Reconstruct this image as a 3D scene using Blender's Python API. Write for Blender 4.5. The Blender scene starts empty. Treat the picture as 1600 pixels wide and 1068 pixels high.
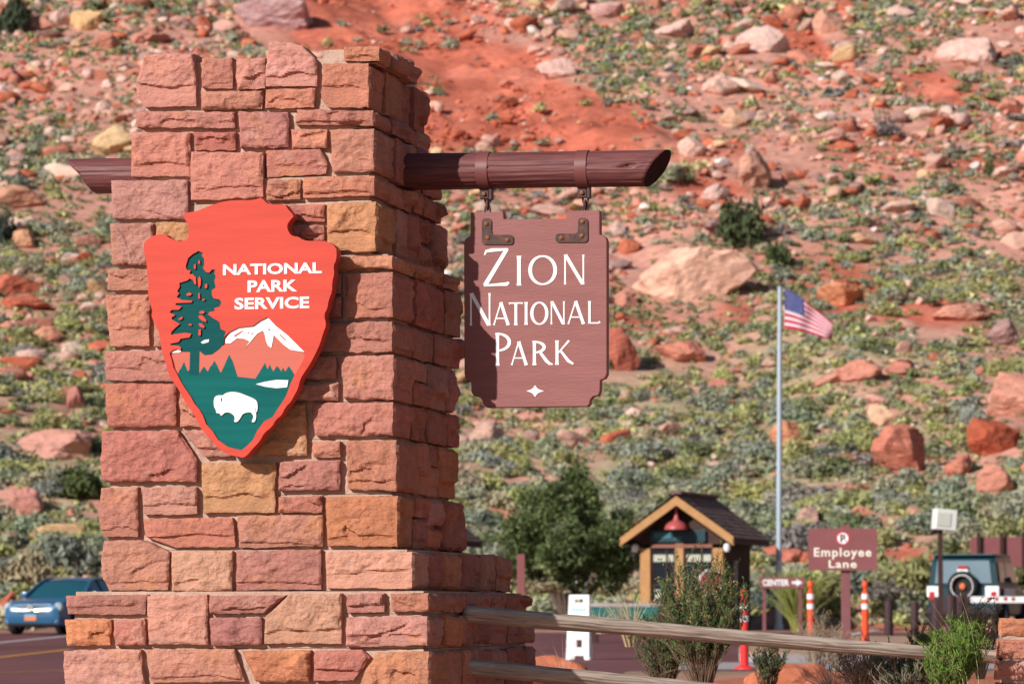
import bpy, bmesh, math, random
import numpy as np
from mathutils import Vector, Matrix
from mathutils.geometry import tessellate_polygon

# ------------------------------------------------------------------ camera, world, sun, exposure
SC = bpy.context.scene
COL = SC.collection
EYE = Vector((0.0, 0.0, 1.0))
FPX = 6000.0                       # focal length in photograph pixels (135 mm lens)
PITCH = math.atan((960 - 534) / FPX)
cam_d = bpy.data.cameras.new('camera')
cam_d.lens = 135.0
cam_d.sensor_width = 36.0
cam_d.clip_start = 0.5
cam_d.clip_end = 3000.0
cam_d.dof.use_dof = True
cam_d.dof.focus_distance = 18.0
cam_d.dof.aperture_fstop = 7.4
cam = bpy.data.objects.new('camera', cam_d)
cam.location = EYE
cam.rotation_euler = (math.pi / 2 + PITCH, 0, 0)
COL.objects.link(cam)
SC.camera = cam

SUN_AZ = math.radians(45.0)        # to the left of straight behind the camera
SUN_EL = math.radians(28.0)
to_sun = Vector((-math.sin(SUN_AZ) * math.cos(SUN_EL), -math.cos(SUN_AZ) * math.cos(SUN_EL), math.sin(SUN_EL)))
sun_d = bpy.data.lights.new('sun', 'SUN')
sun_d.energy = 5.0
sun_d.angle = math.radians(0.55)
sun_d.color = (1.0, 0.955, 0.905)
sun = bpy.data.objects.new('sun', sun_d)
sun.rotation_euler = to_sun.to_track_quat('Z', 'Y').to_euler()
sun.location = (-20, -20, 30)
COL.objects.link(sun)

W = bpy.data.worlds.new('World')
SC.world = W
W.use_nodes = True
wn = W.node_tree
sky = wn.nodes.new('ShaderNodeTexSky')
sky.sky_type = 'NISHITA'
sky.sun_disc = False
sky.sun_elevation = SUN_EL
sky.sun_rotation = math.atan2(to_sun.x, to_sun.y)
sky.air_density = 1.0
sky.dust_density = 0.6
sky.ozone_density = 1.5
wn.links.new(sky.outputs[0], wn.nodes['Background'].inputs[0])
wn.nodes['Background'].inputs[1].default_value = 0.062

SC.view_settings.view_transform = 'Standard'
SC.view_settings.look = 'None'
SC.view_settings.exposure = 0.20
SC.view_settings.gamma = 1.0
SC.view_settings.use_curve_mapping = False

R = random.Random(7)
NR = np.random.RandomState(11)

# ------------------------------------------------------------------ projection helpers
FW = Vector((0, math.cos(PITCH), math.sin(PITCH)))
UP = Vector((0, -math.sin(PITCH), math.cos(PITCH)))


def ray(u, v):
    return FW + Vector((1, 0, 0)) * ((u - 800) / FPX) + UP * ((534 - v) / FPX)


def project(p):
    d = Vector(p) - EYE
    w = d.dot(FW)
    return 800 + FPX * d.x / w, 534 - FPX * d.dot(UP) / w


def at_depth(u, v, y):
    r = ray(u, v)
    return EYE + r * (y / r.y)


def on_plane(u, v, p0, n):
    r = ray(u, v)
    return EYE + r * ((Vector(p0) - EYE).dot(n) / r.dot(n))


# ------------------------------------------------------------------ numpy noise
def _hash(ix, iy, iz, seed):
    h = (ix * 374761393 + iy * 668265263 + iz * 2147483647 + seed * 1274126177) & 0xFFFFFFFF
    h = ((h ^ (h >> 13)) * 1274126177) & 0xFFFFFFFF
    h = ((h ^ (h >> 16)) * 2246822519) & 0xFFFFFFFF
    return ((h ^ (h >> 15)) & 0xFFFFFF) / float(0xFFFFFF)


def vnoise(x, y, z=0.0, seed=0):
    x = np.asarray(x, float); y = np.asarray(y, float)
    x, y, z = np.broadcast_arrays(x, y, np.asarray(z, float))
    ix = np.floor(x).astype(np.int64); iy = np.floor(y).astype(np.int64); iz = np.floor(z).astype(np.int64)
    fx = x - ix; fy = y - iy; fz = z - iz
    fx = fx * fx * (3 - 2 * fx); fy = fy * fy * (3 - 2 * fy); fz = fz * fz * (3 - 2 * fz)
    out = 0
    for dx in (0, 1):
        for dy in (0, 1):
            for dz in (0, 1):
                w = (fx if dx else 1 - fx) * (fy if dy else 1 - fy) * (fz if dz else 1 - fz)
                out = out + w * _hash(ix + dx, iy + dy, iz + dz, seed)
    return out * 2 - 1


def fbm(x, y, z=0.0, seed=0, octv=4, gain=0.5):
    a = 1.0; s = 0.0; f = 1.0
    for k in range(octv):
        s = s + a * vnoise(np.asarray(x) * f, np.asarray(y) * f, np.asarray(z) * f, seed + k * 17)
        a *= gain; f *= 2.03
    return s


def sstep(a, b, x):
    t = np.clip((x - a) / (b - a), 0, 1)
    return t * t * (3 - 2 * t)


# ------------------------------------------------------------------ mesh helpers
def np_mesh(name, verts, faces, mats, midx=None, smooth=False, colors=None):
    """verts (n,3); faces: list of int arrays, each (k,3) or (k,4)"""
    me = bpy.data.meshes.new(name)
    verts = np.asarray(verts, dtype=np.float32)
    fl = [np.asarray(f, dtype=np.int32) for f in faces if len(f)]
    me.vertices.add(len(verts))
    me.vertices.foreach_set('co', verts.ravel())
    loops = np.concatenate([f.ravel() for f in fl])
    sizes = np.concatenate([np.full(len(f), f.shape[1], dtype=np.int32) for f in fl])
    starts = np.concatenate([[0], np.cumsum(sizes)[:-1]]).astype(np.int32)
    me.loops.add(len(loops))
    me.loops.foreach_set('vertex_index', loops)
    me.polygons.add(len(sizes))
    me.polygons.foreach_set('loop_start', starts)
    me.polygons.foreach_set('loop_total', sizes)
    if midx is not None:
        me.polygons.foreach_set('material_index', np.asarray(midx, dtype=np.int32))
    me.polygons.foreach_set('use_smooth', np.full(len(sizes), bool(smooth)))
    me.update(calc_edges=True)
    if colors is not None:
        ca = me.color_attributes.new('tint', 'FLOAT_COLOR', 'POINT')
        c = np.ones((len(verts), 4), dtype=np.float32)
        c[:, :3] = colors
        ca.data.foreach_set('color', c.ravel())
    for m in (mats if isinstance(mats, (list, tuple)) else [mats]):
        me.materials.append(m)
    return me


def link(name, me, parent=None, color=None):
    o = bpy.data.objects.new(name, me)
    COL.objects.link(o)
    if parent is not None:
        o.parent = parent
    if color is not None:
        o.color = (*color[:3], 1)
    return o


def tag(o, label=None, cat=None, group=None, kind=None):
    if label: o['label'] = label
    if cat: o['category'] = cat
    if group: o['group'] = group
    if kind: o['kind'] = kind
    return o


def empty(name, loc, label, cat, group=None, rz=0.0):
    o = bpy.data.objects.new(name, None)
    o.empty_display_size = 0.2
    o.location = loc
    o.rotation_euler = (0, 0, rz)
    COL.objects.link(o)
    return tag(o, label, cat, group)


def copy_tree(o, parent=None):
    c = o.copy()
    COL.objects.link(c)
    if parent is not None:
        c.parent = parent
    for ch in [x for x in SC.objects if x.parent == o]:
        copy_tree(ch, c)
    return c


class MB:
    """collects shapes and links them as one mesh object"""

    def __init__(self):
        self.v = []; self.f = []; self.m = []

    def add(self, vs, fs, m=0):
        b = len(self.v)
        self.v += [tuple(p) for p in vs]
        for f in fs:
            self.f.append(tuple(i + b for i in f)); self.m.append(m)
        return self

    def box(self, c, size, rz=0.0, m=0, rx=0.0, ry=0.0, bev=0.0):
        sx, sy, sz = size[0] / 2, size[1] / 2, size[2] / 2
        M = Matrix.Translation(c) @ Matrix.Rotation(rz, 4, 'Z') @ Matrix.Rotation(ry, 4, 'Y') @ Matrix.Rotation(rx, 4, 'X')
        if bev > 0:
            bm = bmesh.new()
            bmesh.ops.create_cube(bm, size=1.0)
            for v in bm.verts:
                v.co = Vector((v.co.x * 2 * sx, v.co.y * 2 * sy, v.co.z * 2 * sz))
            bmesh.ops.bevel(bm, geom=bm.edges[:], offset=bev, segments=2, affect='EDGES', profile=0.6)
            bm.verts.index_update()
            self.add([M @ v.co for v in bm.verts], [[v.index for v in f.verts] for f in bm.faces], m)
            bm.free()
            return self
        p = [M @ Vector((x, y, z)) for x in (-sx, sx) for y in (-sy, sy) for z in (-sz, sz)]
        return self.add(p, [(0, 1, 3, 2), (4, 6, 7, 5), (0, 4, 5, 1), (2, 3, 7, 6), (0, 2, 6, 4), (1, 5, 7, 3)], m)

    def tube(self, pts, r, n=8, m=0, cap=True, flat=1.0):
        pts = [Vector(p) for p in pts]
        rs = r if isinstance(r, (list, tuple)) else [r] * len(pts)
        vs = []; fs = []
        prev = None
        for i, p in enumerate(pts):
            t = (pts[min(i + 1, len(pts) - 1)] - pts[max(i - 1, 0)]).normalized()
            if prev is None:
                ref = Vector((0, 0, 1)) if abs(t.z) < 0.9 else Vector((1, 0, 0))
                x = t.cross(ref).normalized()
            else:
                x = (prev - t * prev.dot(t)).normalized()
            prev = x
            y = t.cross(x)
            for k in range(n):
                a = 2 * math.pi * k / n
                vs.append(p + (x * math.cos(a) + y * math.sin(a) * flat) * rs[i])
        for i in range(len(pts) - 1):
            for k in range(n):
                a = i * n + k; b = i * n + (k + 1) % n
                fs.append((a, b, b + n, a + n))
        if cap:
            fs.append(tuple(reversed(range(n))))
            fs.append(tuple((len(pts) - 1) * n + k for k in range(n)))
        return self.add(vs, fs, m)

    def ring(self, c, ax, R_, r, n=24, k=8, m=0, arc=2 * math.pi, start=0.0, sx=1.0):
        ax = Vector(ax).normalized()
        ref = Vector((0, 0, 1)) if abs(ax.z) < 0.9 else Vector((1, 0, 0))
        x = ax.cross(ref).normalized(); y = ax.cross(x)
        closed = arc > 6.28
        cnt = n if closed else n + 1
        vs = []; fs = []
        for i in range(cnt):
            a = start + arc * i / n
            d = x * math.cos(a) * sx + y * math.sin(a)
            for j in range(k):
                b = 2 * math.pi * j / k
                vs.append(Vector(c) + d * (R_ + r * math.cos(b)) + ax * r * math.sin(b))
        for i in range(n if closed else n):
            i2 = (i + 1) % cnt
            for j in range(k):
                j2 = (j + 1) % k
                fs.append((i * k + j, i2 * k + j, i2 * k + j2, i * k + j2))
        return self.add(vs, fs, m)

    def lathe(self, o, prof, n=20, m=0, axis=(0, 0, 1)):
        ax = Vector(axis).normalized()
        ref = Vector((0, 0, 1)) if abs(ax.z) < 0.9 else Vector((1, 0, 0))
        x = ax.cross(ref).normalized(); y = ax.cross(x)
        vs = []; fs = []
        for (r, h) in prof:
            for k in range(n):
                a = 2 * math.pi * k / n
                vs.append(Vector(o) + ax * h + (x * math.cos(a) + y * math.sin(a)) * max(r, 1e-4))
        for i in range(len(prof) - 1):
            for k in range(n):
                a = i * n + k; b = i * n + (k + 1) % n
                fs.append((a, b, b + n, a + n))
        return self.add(vs, fs, m)

    def prism(self, loops, f3, h0, h1, m=0, back=True, mside=None):
        """loops of 2-D points (first = outline, rest = holes); f3(s, t, h) -> 3-D"""
        if not isinstance(loops[0][0], (tuple, list, Vector)):
            loops = [loops]
        flat = [p for l in loops for p in l]
        tris = tessellate_polygon([[Vector((p[0], p[1], 0)) for p in l] for l in loops])
        n = len(flat)
        vs = [f3(p[0], p[1], h1) for p in flat] + [f3(p[0], p[1], h0) for p in flat]
        fn = [tuple(t) for t in tris]
        # orient the front triangles the same way
        def area(t):
            a, b, c = (flat[i] for i in t)
            return (b[0] - a[0]) * (c[1] - a[1]) - (c[0] - a[0]) * (b[1] - a[1])
        fn = [t if area(t) > 0 else t[::-1] for t in fn if abs(area(t)) > 1e-12]
        self.add(vs, fn, m)
        base = len(self.v) - 2 * n
        if back:
            for t in fn:
                self.f.append(tuple(base + n + i for i in reversed(t))); self.m.append(m)
        k = 0
        for l in loops:
            for i in range(len(l)):
                a = k + i; b = k + (i + 1) % len(l)
                self.f.append((base + a, base + n + a, base + n + b, base + b)); self.m.append(m if mside is None else mside)
            k += len(l)
        return self

    def build(self, name, mats, parent=None, smooth=False, color=None, origin=None):
        me = bpy.data.meshes.new(name)
        vs = self.v
        if origin is not None:
            ov = Vector(origin)
            vs = [Vector(p) - ov for p in vs]
        me.from_pydata([tuple(p) for p in vs], [], self.f)
        for mm in (mats if isinstance(mats, (list, tuple)) else [mats]):
            me.materials.append(mm)
        me.polygons.foreach_set('material_index', self.m)
        bm = bmesh.new(); bm.from_mesh(me)
        bmesh.ops.recalc_face_normals(bm, faces=bm.faces[:])
        bm.to_mesh(me); bm.free()
        if smooth:
            me.polygons.foreach_set('use_smooth', [True] * len(me.polygons))
            try:
                me.set_sharp_from_angle(angle=math.radians(35))
            except Exception:
                pass
        o = link(name, me, parent, color)
        if origin is not None:
            o.location = origin
        return o


# ------------------------------------------------------------------ materials
MATS = {}


def mat(name, col, rough=0.7, var=0.12, scale=8.0, bump=0.0, bscale=40.0, metal=0.0, objcol=False, attr=False,
        stretch=(1, 1, 1), coat=0.0, spec=0.3, dark=None, dscale=3.0, transl=0.0, bdist=0.01):
    if name in MATS:
        return MATS[name]
    m = bpy.data.materials.new(name)
    m.use_nodes = True
    nt = m.node_tree; N = nt.nodes; L = nt.links
    b = N['Principled BSDF']
    b.inputs['Roughness'].default_value = rough
    b.inputs['Metallic'].default_value = metal
    b.inputs['Specular IOR Level'].default_value = spec
    if coat:
        b.inputs['Coat Weight'].default_value = coat
        b.inputs['Coat Roughness'].default_value = 0.08
    tc = N.new('ShaderNodeTexCoord')
    mp = N.new('ShaderNodeMapping'); mp.inputs['Scale'].default_value = stretch
    L.new(tc.outputs['Object'], mp.inputs['Vector'])
    if objcol:
        src = N.new('ShaderNodeObjectInfo').outputs['Color']
    elif attr:
        a = N.new('ShaderNodeAttribute'); a.attribute_name = 'tint'
        src = a.outputs['Color']
    else:
        rgb = N.new('ShaderNodeRGB'); rgb.outputs[0].default_value = (*col, 1)
        src = rgb.outputs[0]
    if var > 0:
        n1 = N.new('ShaderNodeTexNoise'); n1.inputs['Scale'].default_value = scale; n1.inputs['Detail'].default_value = 6
        L.new(mp.outputs[0], n1.inputs['Vector'])
        mr = N.new('ShaderNodeMapRange')
        mr.inputs['From Min'].default_value = 0.3; mr.inputs['From Max'].default_value = 0.7
        mr.inputs['To Min'].default_value = 1 - var; mr.inputs['To Max'].default_value = 1 + var
        L.new(n1.outputs['Fac'], mr.inputs['Value'])
        mx = N.new('ShaderNodeMix'); mx.data_type = 'RGBA'; mx.blend_type = 'MULTIPLY'; mx.inputs['Factor'].default_value = 1
        L.new(src, mx.inputs['A'])
        cb = N.new('ShaderNodeCombineColor')
        for i in range(3): L.new(mr.outputs[0], cb.inputs[i])
        L.new(cb.outputs[0], mx.inputs['B'])
        src = mx.outputs['Result']
    if dark is not None:
        n2 = N.new('ShaderNodeTexNoise'); n2.inputs['Scale'].default_value = dscale; n2.inputs['Detail'].default_value = 5
        L.new(mp.outputs[0], n2.inputs['Vector'])
        r2 = N.new('ShaderNodeMapRange'); r2.inputs['From Min'].default_value = 0.52; r2.inputs['From Max'].default_value = 0.68
        r2.inputs['To Max'].default_value = dark[3] if len(dark) > 3 else 0.7
        L.new(n2.outputs['Fac'], r2.inputs['Value'])
        m2 = N.new('ShaderNodeMix'); m2.data_type = 'RGBA'
        L.new(r2.outputs[0], m2.inputs['Factor']); L.new(src, m2.inputs['A'])
        m2.inputs['B'].default_value = (*dark[:3], 1)
        src = m2.outputs['Result']
    L.new(src, b.inputs['Base Color'])
    if bump > 0:
        n3 = N.new('ShaderNodeTexNoise'); n3.inputs['Scale'].default_value = bscale; n3.inputs['Detail'].default_value = 8
        n3.inputs['Roughness'].default_value = 0.65
        L.new(mp.outputs[0], n3.inputs['Vector'])
        bp = N.new('ShaderNodeBump'); bp.inputs['Strength'].default_value = bump; bp.inputs['Distance'].default_value = bdist
        L.new(n3.outputs['Fac'], bp.inputs['Height'])
        L.new(bp.outputs[0], b.inputs['Normal'])
    if transl > 0:
        tr = N.new('ShaderNodeBsdfTranslucent'); L.new(src, tr.inputs['Color'])
        ms = N.new('ShaderNodeMixShader'); ms.inputs[0].default_value = transl
        L.new(b.outputs[0], ms.inputs[1]); L.new(tr.outputs[0], ms.inputs[2])
        L.new(ms.outputs[0], N['Material Output'].inputs['Surface'])
    MATS[name] = m
    return m


def stone_material():
    """split-face sandstone: per-stone colour, faint bedding, iron stains, pits and grain"""
    m = bpy.data.materials.new('sandstone')
    m.use_nodes = True
    nt = m.node_tree; N = nt.nodes; L = nt.links
    b = N['Principled BSDF']; b.inputs['Roughness'].default_value = 0.9; b.inputs['Specular IOR Level'].default_value = 0.12
    tc = N.new('ShaderNodeTexCoord'); oi = N.new('ShaderNodeObjectInfo')
    ad = N.new('ShaderNodeVectorMath'); ad.operation = 'ADD'
    L.new(tc.outputs['Object'], ad.inputs[0])
    sc = N.new('ShaderNodeVectorMath'); sc.operation = 'SCALE'; sc.inputs['Scale'].default_value = 1.0
    cbx = N.new('ShaderNodeCombineXYZ')
    mm = N.new('ShaderNodeMath'); mm.operation = 'MULTIPLY'; mm.inputs[1].default_value = 37.0
    L.new(oi.outputs['Random'], mm.inputs[0])
    for i in range(3): L.new(mm.outputs[0], cbx.inputs[i])
    L.new(cbx.outputs[0], sc.inputs[0]); L.new(sc.outputs[0], ad.inputs[1])
    def noise(scale, detail, rough=0.6, st=None):
        n = N.new('ShaderNodeTexNoise'); n.inputs['Scale'].default_value = scale; n.inputs['Detail'].default_value = detail
        n.inputs['Roughness'].default_value = rough
        if st:
            mp = N.new('ShaderNodeMapping'); mp.inputs['Scale'].default_value = st
            L.new(ad.outputs[0], mp.inputs[0]); L.new(mp.outputs[0], n.inputs['Vector'])
        else:
            L.new(ad.outputs[0], n.inputs['Vector'])
        return n.outputs['Fac']
    def rng(v, a, b_, c, d):
        r = N.new('ShaderNodeMapRange'); L.new(v, r.inputs['Value'])
        for k, x in zip(('From Min', 'From Max', 'To Min', 'To Max'), (a, b_, c, d)): r.inputs[k].default_value = x
        return r.outputs[0]
    def mult(a, f):
        mx = N.new('ShaderNodeMix'); mx.data_type = 'RGBA'; mx.blend_type = 'MULTIPLY'; mx.inputs['Factor'].default_value = 1
        c = N.new('ShaderNodeCombineColor')
        for i in range(3): L.new(f, c.inputs[i])
        L.new(a, mx.inputs['A']); L.new(c.outputs[0], mx.inputs['B'])
        return mx.outputs['Result']
    def blend(a, col, f):
        mx = N.new('ShaderNodeMix'); mx.data_type = 'RGBA'
        L.new(f, mx.inputs['Factor']); L.new(a, mx.inputs['A']); mx.inputs['B'].default_value = (*col, 1)
        return mx.outputs['Result']
    c = oi.outputs['Color']
    c = mult(c, rng(noise(9, 5), 0.3, 0.7, 0.86, 1.12))
    c = mult(c, rng(noise(6, 4, 0.6, (1.5, 1.5, 16)), 0.3, 0.7, 0.90, 1.08))       # bedding
    c = blend(c, (0.62, 0.27, 0.12), rng(noise(5, 6), 0.54, 0.72, 0.0, 0.55))      # iron stain
    c = blend(c, (0.58, 0.36, 0.30), rng(noise(7, 7, 0.7), 0.57, 0.74, 0.0, 0.6))  # pale bloom
    c = mult(c, rng(noise(160, 2), 0.25, 0.75, 0.86, 1.12))                        # grain
    c = blend(c, (0.10, 0.05, 0.05), rng(noise(75, 3, 0.7), 0.67, 0.76, 0.0, 0.55)) # pits
    L.new(c, b.inputs['Base Color'])
    h1 = N.new('ShaderNodeBump'); h0 = N.new('ShaderNodeBump'); h0.inputs['Strength'].default_value = 0.8; h0.inputs['Distance'].default_value = 0.016
    L.new(noise(17, 6, 0.62, (1, 1, 1.4)), h0.inputs['Height']); L.new(h0.outputs[0], h1.inputs['Normal'])
    h1.inputs['Strength'].default_value = 1.0; h1.inputs['Distance'].default_value = 0.010
    L.new(noise(38, 8, 0.7, (1, 1, 1.6)), h1.inputs['Height'])
    h2 = N.new('ShaderNodeBump'); h2.inputs['Strength'].default_value = 0.8; h2.inputs['Distance'].default_value = 0.003
    L.new(noise(170, 4), h2.inputs['Height']); L.new(h1.outputs[0], h2.inputs['Normal'])
    L.new(h2.outputs[0], b.inputs['Normal'])
    return m


def wood_material(name, col, dark, rough=0.65, axis=0, freq=1.0, bump=0.5):
    m = bpy.data.materials.new(name)
    m.use_nodes = True
    nt = m.node_tree; N = nt.nodes; L = nt.links
    b = N['Principled BSDF']; b.inputs['Roughness'].default_value = rough; b.inputs['Specular IOR Level'].default_value = 0.25
    tc = N.new('ShaderNodeTexCoord'); mp = N.new('ShaderNodeMapping')
    st = [9 * freq, 9 * freq, 9 * freq]; st[axis] = 0.9 * freq
    mp.inputs['Scale'].default_value = st
    L.new(tc.outputs['Object'], mp.inputs[0])
    n = N.new('ShaderNodeTexNoise'); n.inputs['Scale'].default_value = 3; n.inputs['Detail'].default_value = 4; n.inputs['Distortion'].default_value = 0.9
    L.new(mp.outputs[0], n.inputs['Vector'])
    w = N.new('ShaderNodeTexWave'); w.wave_type = 'BANDS'; w.bands_direction = 'Z' if axis != 2 else 'X'
    w.inputs['Scale'].default_value = 1.1; w.inputs['Distortion'].default_value = 7; w.inputs['Detail'].default_value = 2
    L.new(mp.outputs[0], w.inputs['Vector'])
    cr = N.new('ShaderNodeValToRGB')
    cr.color_ramp.elements[0].position = 0.32; cr.color_ramp.elements[0].color = (*dark, 1)
    cr.color_ramp.elements[1].position = 0.62; cr.color_ramp.elements[1].color = (*col, 1)
    L.new(n.outputs['Fac'], cr.inputs[0])
    L.new(cr.outputs[0], b.inputs['Base Color'])
    ma = N.new('ShaderNodeMath'); ma.operation = 'MULTIPLY_ADD'; ma.inputs[1].default_value = 0.5
    L.new(w.outputs['Fac'], ma.inputs[0]); L.new(n.outputs['Fac'], ma.inputs[2])
    bp = N.new('ShaderNodeBump'); bp.inputs['Strength'].default_value = bump; bp.inputs['Distance'].default_value = 0.004
    L.new(ma.outputs[0], bp.inputs['Height']); L.new(bp.outputs[0], b.inputs['Normal'])
    return m


M_STONE = stone_material()
M_MORTAR = mat('mortar', (0.50, 0.335, 0.26), 0.95, 0.16, 14, 0.8, 90, spec=0.1, dark=(0.40, 0.22, 0.16, 0.6), dscale=6)
M_BROWN = wood_material('brown_stained_timber', (0.165, 0.055, 0.052), (0.105, 0.034, 0.034), 0.5, 0, 1.6, 0.55)
M_SIGNBROWN = mat('brown_sign_paint', (0.245, 0.085, 0.078), 0.55, 0.10, 5, 0.25, 30, stretch=(0.6, 0.6, 4), spec=0.35)
M_IRON = mat('rusty_iron', (0.060, 0.026, 0.022), 0.6, 0.3, 40, 0.3, 80, spec=0.35, dark=(0.16, 0.05, 0.025, 0.8), dscale=22)
M_BAND = mat('brown_steel_band', (0.17, 0.052, 0.048), 0.45, 0.06, 12, 0.06, 60, spec=0.4)
M_BOLT = mat('rusty_bolt', (0.22, 0.085, 0.04), 0.6, 0.2, 60, 0.3, 120)
M_WHITE = mat('white_sign_paint', (0.80, 0.79, 0.78), 0.5, 0.04, 20, 0.05, 60)
M_RED = mat('red_emblem_paint', (0.55, 0.062, 0.040), 0.5, 0.08, 4, 0.10, 26, stretch=(0.5, 0.5, 6), spec=0.15)
M_SALMON = mat('salmon_emblem_paint', (0.52, 0.125, 0.088), 0.5, 0.04, 5, 0.08, 26, stretch=(0.5, 0.5, 6), spec=0.15)
M_GREEN = mat('green_emblem_paint', (0.004, 0.105, 0.098), 0.6, 0.14, 5, 0.12, 26, stretch=(0.5, 0.5, 7), spec=0.08)
M_DGREEN = mat('pine_green_emblem_paint', (0.003, 0.070, 0.070), 0.6, 0.10, 8, 0.12, 26, stretch=(0.5, 0.5, 7), spec=0.08)
M_GREYWOOD = wood_material('weathered_grey_rail', (0.50, 0.40, 0.32), (0.24, 0.18, 0.145), 0.85, 0, 1.7, 0.9)
M_TWIG = mat('dry_twig', (0.34, 0.26, 0.19), 0.9, 0.2, 30)
M_LEAF = mat('shrub_leaf', (0.05, 0.09, 0.03), 0.75, 0, attr=True, transl=0.15, spec=0.2)
M_BUSH = mat('brush_foliage', (0.1, 0.1, 0.1), 0.85, 0.25, 2.5, objcol=True, transl=0.25, spec=0.15)
M_BUSHSTUFF = mat('hillside_brush_foliage', (0.1, 0.1, 0.1), 0.85, 0, attr=True, transl=0.25, spec=0.15)
M_BOULDER = mat('hillside_rock', (0.3, 0.2, 0.2), 0.9, 0.2, 1.6, 0.9, 2.2, objcol=True, spec=0.12, dark=(0.33, 0.13, 0.085, 0.4), dscale=0.9, bdist=0.22, stretch=(1, 1, 2.2))
M_ROCKSTUFF = mat('hillside_stones', (0.3, 0.2, 0.2), 0.9, 0.15, 2.0, 0.4, 8, attr=True, spec=0.12, bdist=0.08)
M_ASPHALT = mat('red_chip_seal_asphalt', (0.150, 0.058, 0.060), 0.9, 0.22, 0.35, 0.3, 60, spec=0.2, stretch=(1, .35, 1), dark=(0.085, 0.034, 0.038, 0.55), dscale=0.5)
M_GUTTER = mat('grey_concrete', (0.33, 0.30, 0.30), 0.9, 0.1, 3, 0.2, 40)
M_LINEW = mat('white_road_paint', (0.62, 0.58, 0.58), 0.8, 0.15, 5)
M_LINEY = mat('yellow_road_paint', (0.58, 0.27, 0.03), 0.8, 0.15, 5)

# ------------------------------------------------------------------ terrain
def hill_profile(y):
    e = np.clip(y - 136, 0, None)
    # slope grows from nothing at the foot to about 0.43 high up
    a = np.minimum(e, 16); z = 0.5 * (0.215 / 16) * a * a
    b = np.clip(e - 16, 0, 150); z = z + 0.215 * b + 0.5 * (0.20 / 150) * b * b
    c = np.clip(e - 166, 0, None); z = z + 0.43 * c
    return z


def H(x, y):
    x = np.asarray(x, float); y = np.asarray(y, float)
    z = 0.006 * (y - 18) - 0.0273 * np.clip(18 - y, 0, 60) + hill_profile(y)
    m = sstep(128, 190, y)
    z = z + m * (1.9 * fbm(x / 38, y / 46, 0, 3, 3) + 0.0 * x)
    m2 = sstep(134, 150, y)
    z = z + m2 * (0.42 * fbm(x / 7, y / 9, 0, 5, 3) + 0.14 * fbm(x / 1.9, y / 1.9, 0, 9, 2))
    # diagonal ravine running down to the right
    rv = (x - 9) - (215 - y) * 0.22
    z = z - m * 0.9 * np.exp(-(rv / 4.0) ** 2) * sstep(180, 215, y)
    # near berm of red soil beyond the rail, on the right
    near = np.exp(-((y - 30) / 8.5) ** 2) * sstep(-0.8, 1.5, x)
    z = z + near * (0.36 + 0.10 * fbm(x / 1.3, y / 2.1, 0, 21, 3) + 0.03 * fbm(x / 0.3, y / 0.4, 0, 25, 2))
    # cut bank of red earth behind the entrance
    bk = sstep(112, 116, y) * sstep(134, 124, y) * sstep(6, 9, x)
    z = z + bk * (1.0 + 0.35 * fbm(x / 2.5, y / 3, 0, 31, 3))
    return z


def Hs(x, y):
    return float(H(np.array([x]), np.array([y]))[0])


def ground_at(u, v, d0=20.0, d1=420.0):
    """first hit of the ground along a pixel's ray, beyond d0"""
    r = ray(u, v); r = r / r.y
    ds = np.concatenate([np.arange(d0, 130, 0.25), np.arange(130, d1, 0.5)])
    x = EYE.x + r.x * ds; y = EYE.y + ds; z = EYE.z + r.z * ds
    hit = np.nonzero(z <= H(x, y))[0]
    k = hit[0] if len(hit) else len(ds) - 1
    d = ds[k]
    return Vector((EYE.x + r.x * d, EYE.y + d, Hs(EYE.x + r.x * d, EYE.y + d)))


def proj_np(x, y, z):
    dx = x - EYE.x; dy = y - EYE.y; dz = z - EYE.z
    w = dy * FW.y + dz * FW.z
    return 800 + FPX * dx / w, 534 - FPX * (dy * UP.y + dz * UP.z) / w, w


SOILR = [  # red earth: centre, radii, slant, strength (traced as places on the slope)
    (575, 55, 150, 75, 0.25, 1.1), (740, 115, 160, 70, 0.35, 1.1), (890, 180, 175, 58, 0.28, 1.1), (700, 175, 110, 55, 0.2, 1),
    (965, 225, 70, 22, 0.2, 0.8), (1265, 70, 60, 20, 0.7, 0.9), (1310, 100, 40, 16, 0.6, 0.8), (1480, 140, 110, 34, 0.3, 0.8),
    (1120, 290, 70, 22, 0.2, 0.6), (1415, 470, 90, 30, 0.25, 0.7), (1330, 770, 90, 18, 0, 0.8), (1400, 878, 100, 18, 0, 0.9),
    (150, 790, 40, 18, 0.1, 0.6), (60, 640, 130, 18, 0.1, 0.5), (650, 10, 120, 30, 0.1, .7)]


def red_mask(u, v):
    s = np.zeros_like(u)
    for (cx, cy, rx, ry, sl, st) in SOILR:
        dx = u - cx; dy = v - cy - sl * dx
        s = np.maximum(s, st * np.exp(-(dx / rx) ** 2 - (dy / ry) ** 2))
    return s


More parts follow.
